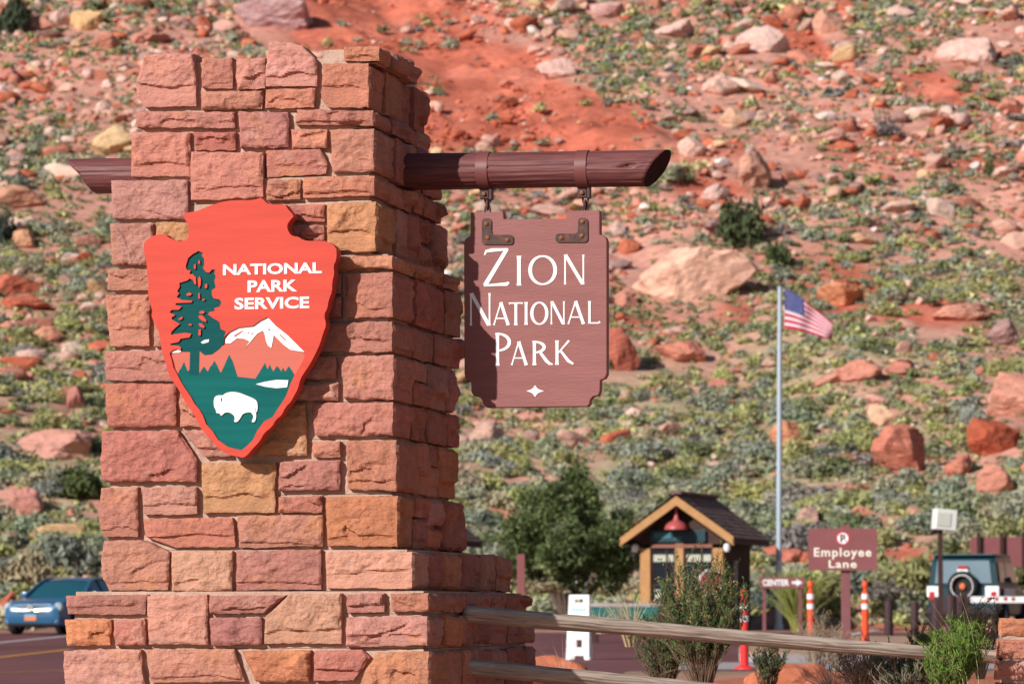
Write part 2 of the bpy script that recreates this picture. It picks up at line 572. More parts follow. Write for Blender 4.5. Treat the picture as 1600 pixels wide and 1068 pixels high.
gx = np.concatenate([[-900, -500, -300, -200], np.arange(-120, -46, 1.6), np.arange(-46, 46, 0.5), np.arange(46, 121, 1.6), [200, 300, 500, 900]])
gy = np.concatenate([[-200, -100, -40], np.arange(-20, 18, 2.0), np.arange(18, 44, 0.4), np.arange(44, 110, 1.5), np.arange(110, 320, 0.65),
                     np.arange(320, 440, 2.0), [470, 520, 600, 700, 850, 1100, 1500]])
GX, GY = np.meshgrid(gx, gy)
GZ = H(GX, GY)
ys_far = GY > 440
GZ = np.where(ys_far, H(GX, np.minimum(GY, 440)) + (GY - 440) * 0.15, GZ)
nu, nv_ = GX.shape[1], GX.shape[0]
idx = np.arange(nu * nv_).reshape(nv_, nu)
quads = np.stack([idx[:-1, :-1], idx[:-1, 1:], idx[1:, 1:], idx[1:, :-1]], -1).reshape(-1, 4)
pu, pv, pw = proj_np(GX.ravel(), GY.ravel(), GZ.ravel())
rm = np.where(pw > 100, red_mask(pu, pv), 0)
fx, fy = GX.ravel(), GY.ravel()
rm = rm + 0.40 * fbm(fx / 9, fy / 12, 0, 41, 4) + 0.10 * sstep(190, 230, fy)
rill = np.clip(rm, 0, 1).reshape(GX.shape) * sstep(150, 190, GY)
GZ = GZ - rill * (0.5 * np.abs(fbm(GX / 2.6 + GY / 9, GY / 7, 0, 43, 3)) + 0.55 * sstep(0.45, 0.75, fbm(GX / 2.2, GY / 2.6, 0, 47, 2)))
rm = sstep(0.18, 0.5, rm)
near = (np.exp(-((fy - 30) / 11) ** 2) * sstep(-3, 2, fx))
tan_ = np.array([0.50, 0.245, 0.186]); red_ = np.array([0.48, 0.132, 0.082]); dry = np.array([0.25, 0.175, 0.12])
base = tan_[None] * (1 + 0.16 * fbm(fx / 3, fy / 3, 0, 51, 3))[:, None]
rv_ = 1 + 0.3 * fbm(fx / 2.2, fy / 3.0, 0, 57, 4) + 0.12 * fbm(fx / 0.7, fy / 0.9, 0, 58, 2)
base = base * (1 - rm[:, None]) + red_[None] * (rm * rv_)[:, None] + np.array([0.07, 0.05, 0.04])[None] * (rm * np.clip(fbm(fx / 3, fy / 4, 0, 59, 3), 0, 1))[:, None]
cov = sstep(136, 150, fy) * sstep(232, 185, fy) * np.clip(0.5 + 0.9 * fbm(fx / 5, fy / 8, 0, 53, 3), 0, 1) * 0.9 * (1 - rm)
base = base * (1 - cov[:, None]) + np.array([0.39, 0.32, 0.20])[None] * cov[:, None]
k = sstep(150, 100, fy) * (0.75 + 0.4 * np.clip(fbm(fx / 4, fy / 6, 0, 55, 2), -1, 1)) * 0.8
base = base * (1 - k[:, None]) + dry[None] * k[:, None]
k = near * 0.9
base = base * (1 - k[:, None]) + np.array([0.42, 0.135, 0.075])[None] * k[:, None]
M_SOIL = mat('desert_soil', (0.4, 0.2, 0.15), 0.95, 0.22, 1.7, 0.6, 6, attr=True, spec=0.08, bdist=0.06)
gme = np_mesh('ground', np.stack([GX.ravel(), GY.ravel(), GZ.ravel()], -1), [quads], M_SOIL, smooth=True, colors=base)
ground = tag(link('ground', gme), kind='structure')


def flat_z(y):
    return 0.006 * (y - 18)


def sheet(name, pts, m, lift, th=0.0):
    mb = MB()
    f3 = lambda s, t, h: Vector((s, t, flat_z(t) + h))
    if th:
        mb.prism(pts, f3, lift, lift + th, back=False)
    else:
        tri = tessellate_polygon([[Vector((p[0], p[1], 0)) for p in pts]])
        mb.add([f3(p[0], p[1], lift) for p in pts], [tuple(t) for t in tri])
    o = mb.build(name, m)
    me = o.data
    if me.polygons and me.polygons[0].normal.z < 0:
        me.flip_normals()
    return o


def gpt(u, v):
    r = ray(u, v); r = r / r.y
    d = (EYE.z - flat_z(0)) / (0.006 - r.z)
    return (r.x * d, d)


tag(sheet('road', [(-60, 40), (0.8, 40), (1.6, 54), (40, 58), (40, 104), (-12.2, 105.5), (-14.5, 102), (-60, 99)], M_ASPHALT, 0.004), kind='structure')


def road_line(p, q, w, m):
    a = Vector(gpt(*p)); b = Vector(gpt(*q))
    d = (b - a).normalized(); n = Vector((-d.y, d.x)) * w / 2
    a = a - d * 2.0
    o = sheet('road_marking', [tuple(a - n), tuple(b - n), tuple(b + n), tuple(a + n)], m, 0.008)
    return tag(o, kind='structure')


road_line((0, 1003.5), (165, 987.5), 0.18, M_LINEW)
road_line((0, 1026.5), (110, 1014), 0.17, M_LINEY)
road_line((-60, 1053), (110, 1047), 0.10, M_LINEY)
road_line((1335, 990), (1465, 966.5), 0.28, M_LINEW)
road_line((1240, 978), (1440, 972.5), 0.2, M_LINEW)
tag(sheet('gutter', [(2.2, 54.6), (40, 58.5), (40, 61.2), (2.2, 60.2)], M_GUTTER, 0.009), kind='structure')
# kerbed island that carries the sign and the marker posts
isl = [(3.6, 61), (4.1, 60.4), (12, 61.5), (40, 63), (40, 84), (7.2, 84), (5.2, 78), (4.0, 68)]
tag(sheet('kerb', isl, M_GUTTER, 0.0, 0.13), kind='structure')
cx = sum(p[0] for p in isl) / len(isl); cy = sum(p[1] for p in isl) / len(isl)
tag(sheet('island_soil', [(p[0] + (0.16 if p[0] < cx else -0.16), p[1] + (0.2 if p[1] < cy else -0.2)) for p in isl], mat('island_soil', (0.38, 0.25, 0.17), 0.95, 0.25, 2, 0.5, 20, spec=0.08), 0.0, 0.15), kind='structure')

# ------------------------------------------------------------------ boulders and brush
def ico(sub):
    bm = bmesh.new(); bmesh.ops.create_icosphere(bm, subdivisions=sub, radius=1.0)
    v = np.array([x.co[:] for x in bm.verts]); f = np.array([[x.index for x in q.verts] for q in bm.faces]); bm.free()
    return v, f


def rock_shape(sub, seed, flat=0.7, cuts=9, rough=0.10, cmin=0.5):
    rs = np.random.RandomState(seed)
    v, f = ico(sub)
    r = np.ones(len(v))
    for _ in range(cuts):
        d = rs.normal(size=3); d /= np.linalg.norm(d)
        c = rs.uniform(cmin, 0.85)
        dot = v @ d
        r = np.where(dot > 1e-3, np.minimum(r, c / np.maximum(dot, 1e-3)), r)
    r = r * (1 + rough * fbm(v[:, 0] * 1.6 + seed, v[:, 1] * 1.6, v[:, 2] * 1.6, seed, 4) * 0.8)
    v = v * r[:, None] * np.array([1.0, rs.uniform(0.75, 1.0), flat * rs.uniform(0.8, 1.15)])
    return v, f


def foliage(seed, n, leaf, dome=0.85, inner=0.45, quad=False, upright=0.0, lumps=7, low=0.0):
    """many small leaf-clump faces through a lumpy dome of radius 1; returns verts, tris, tint"""
    rs = np.random.RandomState(seed)
    cs = rs.normal(size=(lumps, 3)); cs[:, 2] = np.abs(cs[:, 2]); cs /= np.linalg.norm(cs, axis=1)[:, None]
    cs *= rs.uniform(0.35, 0.62, (lumps, 1)); cr = rs.uniform(0.32, 0.55, lumps)
    which = rs.randint(0, lumps, n)
    d = rs.normal(size=(n, 3)); d /= np.linalg.norm(d, axis=1)[:, None]
    rad = cr[which] * rs.uniform(inner, 1.0, n) ** 0.6
    p = cs[which] + d * rad[:, None]
    p[:, 2] = np.abs(p[:, 2]) * dome + low
    t = rs.normal(size=(n, 3)); t[:, 2] += upright * 2; t /= np.linalg.norm(t, axis=1)[:, None]
    nrm = d + rs.normal(size=(n, 3)) * 0.55 + np.array([0, 0, 0.25])
    b = np.cross(nrm, t); b /= np.linalg.norm(b, axis=1)[:, None] + 1e-9
    s = leaf * rs.uniform(0.6, 1.4, (n, 1))
    a0 = p - t * s * 0.6 - b * s * 0.5; a1 = p - t * s * 0.6 + b * s * 0.5; a2 = p + t * s
    v = np.stack([a0, a1, a2], 1).reshape(-1, 3)
    f = np.arange(3 * n).reshape(-1, 3)
    tint = np.repeat(rs.uniform(0.68, 1.32, n) * rs.uniform(0.8, 1.2, lumps)[which], 3)
    return v, f, tint


BUSHC = [((0.38, 0.385, 0.265), 32), ((0.32, 0.345, 0.25), 24), ((0.43, 0.41, 0.185), 26), ((0.22, 0.245, 0.12), 13),
         ((0.45, 0.39, 0.26), 12), ((0.31, 0.275, 0.25), 10), ((0.27, 0.285, 0.24), 8), ((0.42, 0.42, 0.17), 13)]
BUSHN = ['grey-green', 'blue-grey', 'yellow-green', 'dark green', 'straw-coloured', 'purplish grey', 'slate grey', 'bright olive']
ROCKC = [((0.58, 0.33, 0.255), 28), ((0.50, 0.205, 0.145), 24), ((0.64, 0.43, 0.36), 13), ((0.47, 0.135, 0.075), 18), ((0.58, 0.37, 0.21), 6), ((0.38, 0.23, 0.20), 8), ((0.68, 0.55, 0.50), 2)]
ROCKN = ['pinkish', 'dusty red', 'pale pink', 'deep red', 'tan', 'purple-brown', 'whitish']
bw = np.array([c[1] for c in BUSHC], float); bw /= bw.sum()
rw = np.array([c[1] for c in ROCKC], float); rw /= rw.sum()


def where(u, v):
    """words for a place on the slope, named by what stands near it in the picture"""
    if u < 215:
        if v < 110: return 'in the top left corner of the slope'
        if v < 240: return 'left of the pillar top'
        if v < 340: return 'by the left beam tip'
        if v < 470: return 'left of the arrowhead top'
        if v < 620: return 'left of the arrowhead middle'
        if v < 740: return 'left of the arrowhead tip'
        return 'on the slope just above the blue car'
    if u < 660 and v < 100: return 'above the pillar top'
    if u < 1060 and v < 240:
        a = 'close right of the pillar top' if u < 760 else ('above the hanging sign beam' if u < 930 else 'above the right beam tip')
        return a + (' near the picture top' if v < 90 else '')
    if u < 740: return 'between the pillar and the hanging sign' if v < 650 else 'right of the pillar foot'
    if v < 640 and u < 1080: return 'right of the hanging sign ' + ('near its top' if v < 400 else 'near its middle' if v < 530 else 'near its bottom')
    if v >= 640 and u < 1010: return ('under the hanging sign' if u < 800 else 'between hanging sign and juniper' if v < 720 else 'beside the juniper')
    if u < 1215:
        if v < 110: return 'on the top slope right of the beam tip'
        if v < 240: return 'on the upper slope beyond the beam tip'
        if v < 330: return 'above the dark shrub by the flagpole'
        if v < 440: return 'left of the flagpole top'
        if v < 560: return 'left of the flag'
        if v < 680: return 'left of the flagpole middle'
        return 'above the kiosk roof'
    if v < 100: return 'high on the slope ' + ('above the flag' if u < 1400 else 'in the top right corner')
    if v < 210: return 'on the upper slope ' + ('far above the flag' if u < 1400 else 'at the right edge')
    if v < 330: return 'on the slope ' + ('well above the flag' if u < 1400 else 'upper right of the flag')
    if v < 440: return 'just above the flag' if u < 1400 else 'at right edge level with flagpole top'
    if v < 540: return 'right of the flag' if u < 1430 else 'at the right edge level with the flag'
    if v < 640: return 'below the flag' if u < 1400 else 'at the right edge below the flag'
    if v < 740: return 'right of the flagpole middle' if u < 1380 else 'among red boulders at right edge'
    if v < 830: return 'above the employee sign' if u < 1420 else 'above the teal off-roader'
    return 'behind the employee sign' if u < 1440 else 'behind the teal off-roader'


def relabel(items, group):
    """items: (object, base words, where, u, v): a label of its own for each, or a shared one where only place in a row is left"""
    buckets = {}
    for it in items:
        buckets.setdefault((it[1], it[2]), []).append(it)
    for key in list(buckets):
        b = buckets[key]
        if len(b) > 5:
            b.sort(key=lambda q: q[4]); h = len(b) // 2
            buckets[(key[0], 'higher up ' + key[1])] = b[:h]; buckets[(key[0], 'lower down ' + key[1])] = b[h:]; del buckets[key]
    for (w, pl), b in buckets.items():
        b.sort(key=lambda q: q[3])
        n = len(b)
        names = {1: [''], 2: ['left one ', 'right one '], 3: ['leftmost ', 'middle one ', 'rightmost ']}.get(n)
        if names is None:
            names = ['leftmost '] + (['second from left '] if n > 3 else []) + ['third from left '] * (n > 4) + ['middle one '] * max(0, n - 5) + ['second from right ']  + ['rightmost ']
            names = names[:n - 1] + ['rightmost ']
        for k, it in enumerate(b):
            it[0]['label'] = (w + ', ' + names[k] + pl) if names[k] else w + ' ' + pl
            it[0]['group'] = group


def behind_pillar(u, v):
    return (u > 215) & (u < 655) & (v > 85) | (u > 170) & (u < 700) & (v > 290) | (u > 110) & (u < 810) & (v > 935)


ROCKM = []
for k in range(12):
    v, f = rock_shape(3, 100 + k, 0.62 + 0.03 * (k % 5), 10, 0.12)
    ROCKM.append(np_mesh('boulder', v, [f], M_BOULDER))
BUSHM = []
for k in range(8):
    v, f, t = foliage(200 + k, 900, 0.10, 0.8, 0.3, lumps=6 + k % 4)
    BUSHM.append(np_mesh('shrub', v, [f], M_BUSH))


def jit(c, s=0.12):
    k = 1 + R.uniform(-s, s)
    return tuple(max(0.01, x * k * (1 + R.uniform(-0.05, 0.05))) for x in c)


# boulders that one can point at: (u, v of the foot, width px, height px, colour index, label)
BIG = [
    (1078, 472, 196, 100, (0.66, 0.385, 0.285), 'largest pale pink boulder on the slope, right of the hanging sign'),
    (875, 121, 66, 34, (0.56, 0.35, 0.30), 'flat-topped pink boulder with dark underside alone on the red earth above the beam'),
    (1200, 82, 76, 40, (0.62, 0.42, 0.36), 'pale slanting slab boulder above and right of the beam tip'),
    (1515, 98, 92, 46, (0.62, 0.40, 0.34), 'wide pale boulder with dark overhang in the top right corner'),
    (1296, 52, 50, 42, (0.52, 0.28, 0.20), 'round pink and tan boulder high above the flag'),
    (1172, 290, 60, 56, (0.50, 0.26, 0.19), 'wedge-shaped boulder with dark right face above the dark shrub'),
    (1128, 150, 62, 34, (0.60, 0.38, 0.31), 'pale rounded boulder beyond the beam tip'),
    (1145, 200, 46, 34, (0.5, 0.3, 0.2), 'tan boulder with dark right side beyond the beam tip'),
    (172, 240, 78, 48, (0.60, 0.40, 0.22), 'tan overhanging boulder just above the left beam tip'),
    (130, 50, 56, 34, (0.58, 0.36, 0.18), 'tan slab boulder in the top left corner of the slope'),
    (90, 42, 44, 26, (0.56, 0.36, 0.30), 'pale pink boulder beside the tan slab in the top left corner'),
    (22, 325, 100, 34, (0.52, 0.26, 0.17), 'long orange-red slab at the left picture edge below beam height'),
    (40, 388, 38, 26, (0.50, 0.26, 0.15), 'rounded orange boulder near the left picture edge'),
    (20, 458, 72, 34, (0.46, 0.13, 0.08), 'bright red boulder at the left picture edge above a red ledge'),
    (40, 482, 90, 22, (0.44, 0.12, 0.07), 'low red ledge below the bright red boulder at left edge'),
    (140, 388, 46, 18, (0.44, 0.20, 0.15), 'flat dusty red rock left of the arrowhead top'),
    (108, 410, 38, 16, (0.66, 0.48, 0.42), 'small whitish flat rock left of the arrowhead top'),
    (74, 540, 44, 24, (0.50, 0.22, 0.15), 'orange-red boulder among sagebrush left of the pillar'),
    (115, 640, 40, 34, (0.42, 0.17, 0.14), 'dark pinkish upright boulder left of the pillar below the arrowhead middle'),
    (95, 716, 130, 48, (0.48, 0.24, 0.19), 'huge low pinkish boulder left of the pillar above the green shrub'),
    (36, 808, 52, 40, (0.47, 0.21, 0.17), 'rounded pink boulder on the slope above the blue car'),
    (8, 968, 40, 40, (0.46, 0.13, 0.08), 'red boulder at the left edge beside the blue car'),
    (1070, 572, 88, 38, (0.50, 0.19, 0.13), 'slanting red slab boulder left of the flagpole below the flag'),
    (972, 580, 60, 72, (0.44, 0.13, 0.09), 'deep red broken boulder partly behind the hanging sign right edge'),
    (975, 480, 46, 24, (0.5, 0.22, 0.16), 'red boulder right beside the hanging sign lettering'),
    (985, 398, 36, 24, (0.46, 0.14, 0.08), 'bright red angular rock above the largest pale boulder'),
    (1340, 598, 84, 30, (0.52, 0.22, 0.16), 'broad red boulder low on the slope below the flag'),
    (1290, 603, 70, 16, (0.52, 0.24, 0.18), 'long flat red rock below the flag'),
    (1585, 650, 104, 68, (0.55, 0.25, 0.18), 'large smooth salmon boulder at the right picture edge'),
    (1552, 712, 84, 60, (0.36, 0.085, 0.045), 'dark red square-cut boulder with shaded front at the right edge'),
    (1410, 738, 92, 70, (0.47, 0.17, 0.115), 'domed red boulder with a dark cleft right of the flagpole'),
    (1377, 668, 38, 32, (0.60, 0.37, 0.24), 'squarish tan boulder right of the flagpole middle'),
    (1500, 742, 46, 36, (0.5, 0.19, 0.13), 'leaning red boulder left of the dark square-cut one'),
    (1552, 772, 60, 44, (0.52, 0.22, 0.16), 'pinkish red boulder under the dark square-cut one'),
    (1495, 770, 40, 26, (0.58, 0.34, 0.29), 'pale pink boulder above the light post'),
    (1228, 700, 50, 40, (0.54, 0.23, 0.13), 'orange boulder right behind the flagpole'),
    (1320, 478, 78, 34, (0.52, 0.21, 0.11), 'orange arch-like rock right of the flag'),
    (1345, 812, 34, 20, (0.54, 0.26, 0.17), 'small orange rock above the employee sign'),
    (1235, 880, 40, 22, (0.48, 0.16, 0.11), 'red boulder behind the flagpole foot'),
    (1270, 884, 50, 20, (0.47, 0.14, 0.09), 'low red rock beside the employee sign'),
    (1210, 872, 34, 18, (0.48, 0.15, 0.1), 'small red boulder right of the kiosk'),
    (1570, 545, 60, 36, (0.34, 0.2, 0.18), 'dark purplish rock at the right edge below flag height'),
    (1500, 500, 90, 26, (0.52, 0.25, 0.18), 'broken pinkish ledge at the right edge level with the flag'),
    (1080, 245, 44, 30, (0.58, 0.38, 0.31), 'rounded pale boulder right of the beam tip'),
    (1440, 185, 44, 20, (0.6, 0.42, 0.34), 'flat pale rock at upper right'),
    (1295, 188, 36, 14, (0.64, 0.5, 0.46), 'thin white slab on the upper slope far above the flag'),
    (440, 48, 120, 56, (0.40, 0.24, 0.24), 'big mauve-grey rock outcrop on the slope above the pillar top'),
    (1060, 60, 76, 30, (0.58, 0.38, 0.32), 'long pale pink boulder near the picture top above the beam tip'),
    (950, 30, 60, 24, (0.52, 0.3, 0.27), 'flat mauve boulder near the picture top above the beam'),
    (1350, 385, 50, 20, (0.56, 0.34, 0.22), 'flat tan rock above the flag'),
]
n_ind_rock = 0
used_uv = []
for i, (u, v, w, h, c, lab) in enumerate(BIG):
    p = ground_at(u, v, 90.0)
    s = (p.y) / FPX
    seed = 500 + i
    vv, ff = rock_shape(4, seed, 1.0, 13, 0.13, 0.45)
    vv = vv * (1 + 0.035 * fbm(vv[:, 0] * 6, vv[:, 1] * 6, vv[:, 2] * 9, seed, 4) - 0.05 * sstep(0.3, 0.6, fbm(vv[:, 0] * 2.5, vv[:, 1] * 2.5, vv[:, 2] * 5, seed + 3, 3)))[:, None]
    ext = vv.max(0) - vv.min(0)
    vv = vv / ext * np.array([w * s * 1.04, w * s * 0.85, h * s * 1.35])
    me = np_mesh('boulder', vv, [ff], M_BOULDER)
    o = link('boulder', me, None, tuple(min(.8, q * 1.12) for q in c))
    o.location = (p.x, p.y + w * s * 0.25, p.z + h * s * 0.36)
    o.rotation_euler = (R.uniform(-0.12, 0.12), R.uniform(-0.2, 0.2), R.uniform(-0.5, 0.5))
    tag(o, lab, 'boulder', 'boulders on the hillside')
    used_uv.append((u, v - h / 2, w, h)); n_ind_rock += 1


def clear_of(u, v, fac=0.55):
    ok = np.ones(len(u), bool)
    for (a, b, w, h) in used_uv:
        ok &= ~((np.abs(u - a) < w * fac) & (v > b - h * 0.35) & (v < b + h * 0.9))
    return ok


# scatter: positions over the slope with more room at the sides than the frame shows
def scatter(n, y0, y1, seed, side=1.35):
    rs = np.random.RandomState(seed)
    t = rs.uniform(0, 1, n)
    y = np.sqrt(y0 ** 2 + t * (y1 ** 2 - y0 ** 2))
    x = rs.uniform(-1, 1, n) * (y * 800 / FPX * side + 3)
    return x, y, rs


x, y, rs = scatter(24500, 108, 318, 61, 1.22)
z = H(x, y); u, v, w = proj_np(x, y, z)
dens = 0.52 + 0.85 * fbm(x / 8, y / 11, 0, 71, 3)
dens = dens + 0.46 * sstep(250, 480, v) - 1.5 * red_mask(u, v)
road_clear = (y > 137) | ((y > 113) & (x > 5)) | ((x < -14.5) & (y > 106))
keep = (rs.uniform(0, 1, len(x)) < np.clip(dens, 0.02, 1)) & road_clear & clear_of(u, v)
x, y, z, u, v = x[keep], y[keep], z[keep], u[keep], v[keep]
nb = len(x)
rad = np.exp(rs.normal(-0.55, 0.34, nb)) * (0.92 + 0.55 * sstep(560, 850, v))
rad = np.clip(rad, 0.28, 1.7)
bc = rs.choice(len(BUSHC), nb, p=bw)
# greener and more olive low on the slope, greyer high up
low = sstep(380, 560, v) * sstep(760, 600, v)
sw = rs.uniform(0, 1, nb) < low * 0.42
bc = np.where(sw, rs.choice([2, 7, 2, 3], nb), bc)
app = rad / y * FPX
vis = (u > 4) & (u < 1596) & (v > 4) & (v < 930) & ~behind_pillar(u, v) & ~((u > 735) & (u < 940) & (v > 340) & (v < 630)) & ~((u > 1005) & (u < 1120) & (v > 850))
order = np.argsort(-(app * vis))
IND_B = order[:255]
shr = []
for k in IND_B:
    o = link('shrub', BUSHM[R.randrange(8)], None, jit(BUSHC[bc[k]][0]))
    o.location = (x[k], y[k], z[k] - 0.05 * rad[k])
    o.scale = (rad[k] * R.uniform(0.9, 1.15), rad[k] * R.uniform(0.9, 1.1), rad[k] * R.uniform(0.8, 1.1))
    o.rotation_euler = (0, 0, R.uniform(0, 6.28))
    o['category'] = 'shrub'
    shr.append((o, ('large ' if app[k] > 34 else 'rounded ' if app[k] > 27 else 'small ') + BUSHN[bc[k]] + ' shrub', where(u[k], v[k] - app[k] * 0.4), u[k], v[k]))
relabel(shr, 'brush on the hillside')
rest = np.setdiff1d(np.arange(nb), IND_B)
TPL = [foliage(300 + k, 78, 0.26, 0.8, 0.35, lumps=5 + k % 3) for k in range(8)] + [foliage(320 + k, 270, 0.15, 0.8, 0.35, lumps=7 + k % 3) for k in range(8)]
V = []; F = []; C = []; off = 0
for k in rest:
    tv, tf, tt = TPL[k % 8 + (8 if rad[k] > 0.80 and y[k] < 235 else 0)]
    a = rs.uniform(0, 6.28); ca, sa = math.cos(a), math.sin(a); r = rad[k]
    q = np.stack([(tv[:, 0] * ca - tv[:, 1] * sa) * r + x[k], (tv[:, 0] * sa + tv[:, 1] * ca) * r + y[k], tv[:, 2] * r * rs.uniform(0.75, 1.1) + z[k] - 0.05 * r], -1)
    V.append(q); F.append(tf + off); off += len(tv)
    C.append(np.array(BUSHC[bc[k]][0])[None] * (tt * rs.uniform(0.85, 1.15))[:, None])
o = link('hillside_brush', np_mesh('hillside_brush', np.concatenate(V), [np.concatenate(F)], M_BUSHSTUFF, colors=np.concatenate(C)))
tag(o, 'low grey-green desert brush covering the rocky hillside', 'brush', kind='stuff')

# low grass and forbs between the bushes
x, y, rs = scatter(24000, 104, 300, 62, 1.22)
z = H(x, y); u, v, w = proj_np(x, y, z)
dens = 0.35 + 0.8 * fbm(x / 6, y / 9, 0, 73, 3) + 0.5 * sstep(300, 520, v) - 1.6 * red_mask(u, v)
keep = (rs.uniform(0, 1, len(x)) < np.clip(dens, 0.0, 1)) & ((y > 136) | ((y > 113) & (x > 5)) | ((x < -14.5) & (y > 106)))
x, y, z, v = x[keep], y[keep], z[keep], v[keep]
GT = [foliage(330 + k, 26, 0.30, 0.5, 0.3, lumps=5, upright=0.5) for k in range(6)]
GC = np.array([(0.42, 0.38, 0.20), (0.31, 0.33, 0.17), (0.50, 0.41, 0.27), (0.30, 0.31, 0.21), (0.37, 0.37, 0.17)])
V = []; F = []; C = []; off = 0
for k in range(len(x)):
    tv, tf, tt = GT[k % 6]
    r = rs.uniform(0.3, 0.75)
    V.append(tv * np.array([r, r, r * 0.65]) + np.array([x[k], y[k], z[k] - 0.03])); F.append(tf + off); off += len(tv)
    C.append(GC[rs.randint(0, 5)][None] * tt[:, None])
o = link('hillside_grass', np_mesh('hillside_grass', np.concatenate(V), [np.concatenate(F)], M_BUSHSTUFF, colors=np.concatenate(C)))
tag(o, 'sparse dry grass tufts between the brush on the slope', 'grass', kind='stuff')

# stones of all sizes
x, y, rs = scatter(25000, 122, 318, 63, 1.22)
z = H(x, y); u, v, w = proj_np(x, y, z)
dens = 0.42 + 0.75 * fbm(x / 7, y / 10, 0, 75, 3) + 0.5 * sstep(520, 150, v) - 0.7 * red_mask(u, v) - 0.30 * sstep(430, 640, v)
keep = (rs.uniform(0, 1, len(x)) < np.clip(dens, 0.05, 1)) & clear_of(u, v, 0.5) & (y > 138)
x, y, z, u, v = x[keep], y[keep], z[keep], u[keep], v[keep]
nr = len(x)
rad = np.clip(np.exp(rs.normal(-1.35, 0.62, nr)), 0.1, 1.35)
rcx = rs.choice(len(ROCKC), nr, p=rw)
inred = red_mask(u, v) > 0.45
rcx = np.where(inred & (rs.uniform(0, 1, nr) < 0.75), 3, rcx)
rad = np.where(inred, rad * 0.6, rad)
app = rad / y * FPX
vis = (u > 4) & (u < 1596) & (v > 4) & (v < 900) & ~behind_pillar(u, v) & ~((u > 735) & (u < 940) & (v > 340) & (v < 630)) & ~((u > 1005) & (u < 1120) & (v > 850))
order = np.argsort(-(app * vis))
IND_R = order[:300 - n_ind_rock - 6]
rk = []
for k in IND_R:
    o = link('boulder', ROCKM[R.randrange(12)], None, jit(ROCKC[rcx[k]][0]))
    o.location = (x[k], y[k], z[k] + 0.2 * rad[k])
    o.scale = (rad[k] * R.uniform(0.9, 1.4), rad[k], rad[k] * R.uniform(0.75, 1.1))
    o.rotation_euler = (R.uniform(-0.3, 0.3), R.uniform(-0.3, 0.3), R.uniform(0, 6.28))
    o['category'] = 'boulder'
    rk.append((o, ('big ' if app[k] > 24 else 'medium-sized ' if app[k] > 17 else 'small ') + ROCKN[rcx[k]] + ' boulder', where(u[k], v[k] - app[k] * 0.3), u[k], v[k]))
relabel(rk, 'boulders on the hillside')
rest = np.setdiff1d(np.arange(nr), IND_R)
TPL = [rock_shape(1 if k < 8 else 2, 700 + k, 0.65, 7, 0.15) for k in range(12)]
TP0 = [rock_shape(0, 760 + k, 0.65, 0, 0.3) for k in range(8)]
V = []; F = []; C = []; off = 0
for k in rest:
    tv, tf = TP0[k % 8] if rad[k] < 0.24 else TPL[k % 8] if rad[k] < 0.6 else TPL[8 + k % 4]
    a = rs.uniform(0, 6.28); ca, sa = math.cos(a), math.sin(a); r = rad[k]
    q = np.stack([(tv[:, 0] * ca - tv[:, 1] * sa) * r + x[k], (tv[:, 0] * sa + tv[:, 1] * ca) * r + y[k], tv[:, 2] * r * rs.uniform(0.8, 1.2) + z[k] + 0.15 * r], -1)
    V.append(q); F.append(tf + off); off += len(tv)
    C.append(np.repeat(np.array(ROCKC[rcx[k]][0])[None] * rs.uniform(0.85, 1.15), len(tv), 0))
o = link('hillside_stones', np_mesh('hillside_stones', np.concatenate(V), [np.concatenate(F)], M_ROCKSTUFF, colors=np.concatenate(C)))
tag(o, 'small pink and red stones strewn over the hillside', 'stones', kind='stuff')


# shrubs and trees on the slope that one can point at
def tree_like(name, u, v, w, h, col, lab, cat, n=900, leaf=0.13, seed=1, trunk=True, lumps=12, d0=90.0, dome=1.0):
    p = ground_at(u, v, d0); s = p.y / FPX
    r = empty(name, p, lab, cat)
    tv, tf, tt = foliage(seed, n, leaf, dome, 0.35, lumps=lumps, low=0.0)
    ext = np.array([np.ptp(tv[:, 0]), np.ptp(tv[:, 1]), tv[:, 2].max()])
    tv = tv / ext * np.array([w * s, w * s, h * s])
    me = np_mesh('crown', tv, [tf], M_LEAF, colors=np.array(col)[None] * tt[:, None])
    link('crown', me, r)
    mb = MB()
    for k in range(5):
        a = 6.28 * k / 5 + seed
        q = Vector((math.cos(a), math.sin(a), 0)) * w * s * 0.28
        mb.tube([(0, 0, -0.1), q * 0.3 + Vector((0, 0, h * s * 0.25)), q + Vector((0, 0, h * s * 0.6))], [0.05 * w * s * 0.5, 0.035 * w * s * 0.5, 0.015 * w * s * 0.5], 6)
    mb.build('trunk', mat('dark_bark', (0.10, 0.07, 0.055), 0.95, 0.3, 12, 0.5, 30), r)
    return r


tree_like('juniper_bush', 1158, 385, 84, 82, (0.075, 0.095, 0.04), 'dark green juniper bush high on the slope above the flagpole top', 'shrub', seed=41)
tree_like('juniper_bush', 1214, 416, 52, 42, (0.07, 0.10, 0.035), 'small dark green bush just above the flagpole tip', 'shrub', seed=42, n=600)
tree_like('juniper_bush', 26, 52, 64, 66, (0.05, 0.065, 0.035), 'dark green juniper bush in the top left picture corner', 'shrub', seed=43)
tree_like('juniper_bush', 118, 775, 96, 62, (0.105, 0.13, 0.045), 'broad olive green shrub left of the pillar above the blue car', 'shrub', seed=44)
tree_like('juniper_bush', 1546, 275, 20, 30, (0.06, 0.10, 0.03), 'tiny upright green tree on the upper right slope', 'tree', seed=45, n=300)
tree_like('dead_shrub', 1385, 212, 70, 50, (0.19, 0.16, 0.16), 'leafless purplish grey shrub on the upper right slope', 'shrub', seed=46, n=350, leaf=0.09)
tree_like('dark_shrub', 10, 382, 44, 56, (0.05, 0.06, 0.05), 'dark shadowed shrub at the left picture edge below the orange slab', 'shrub', seed=47, n=500)

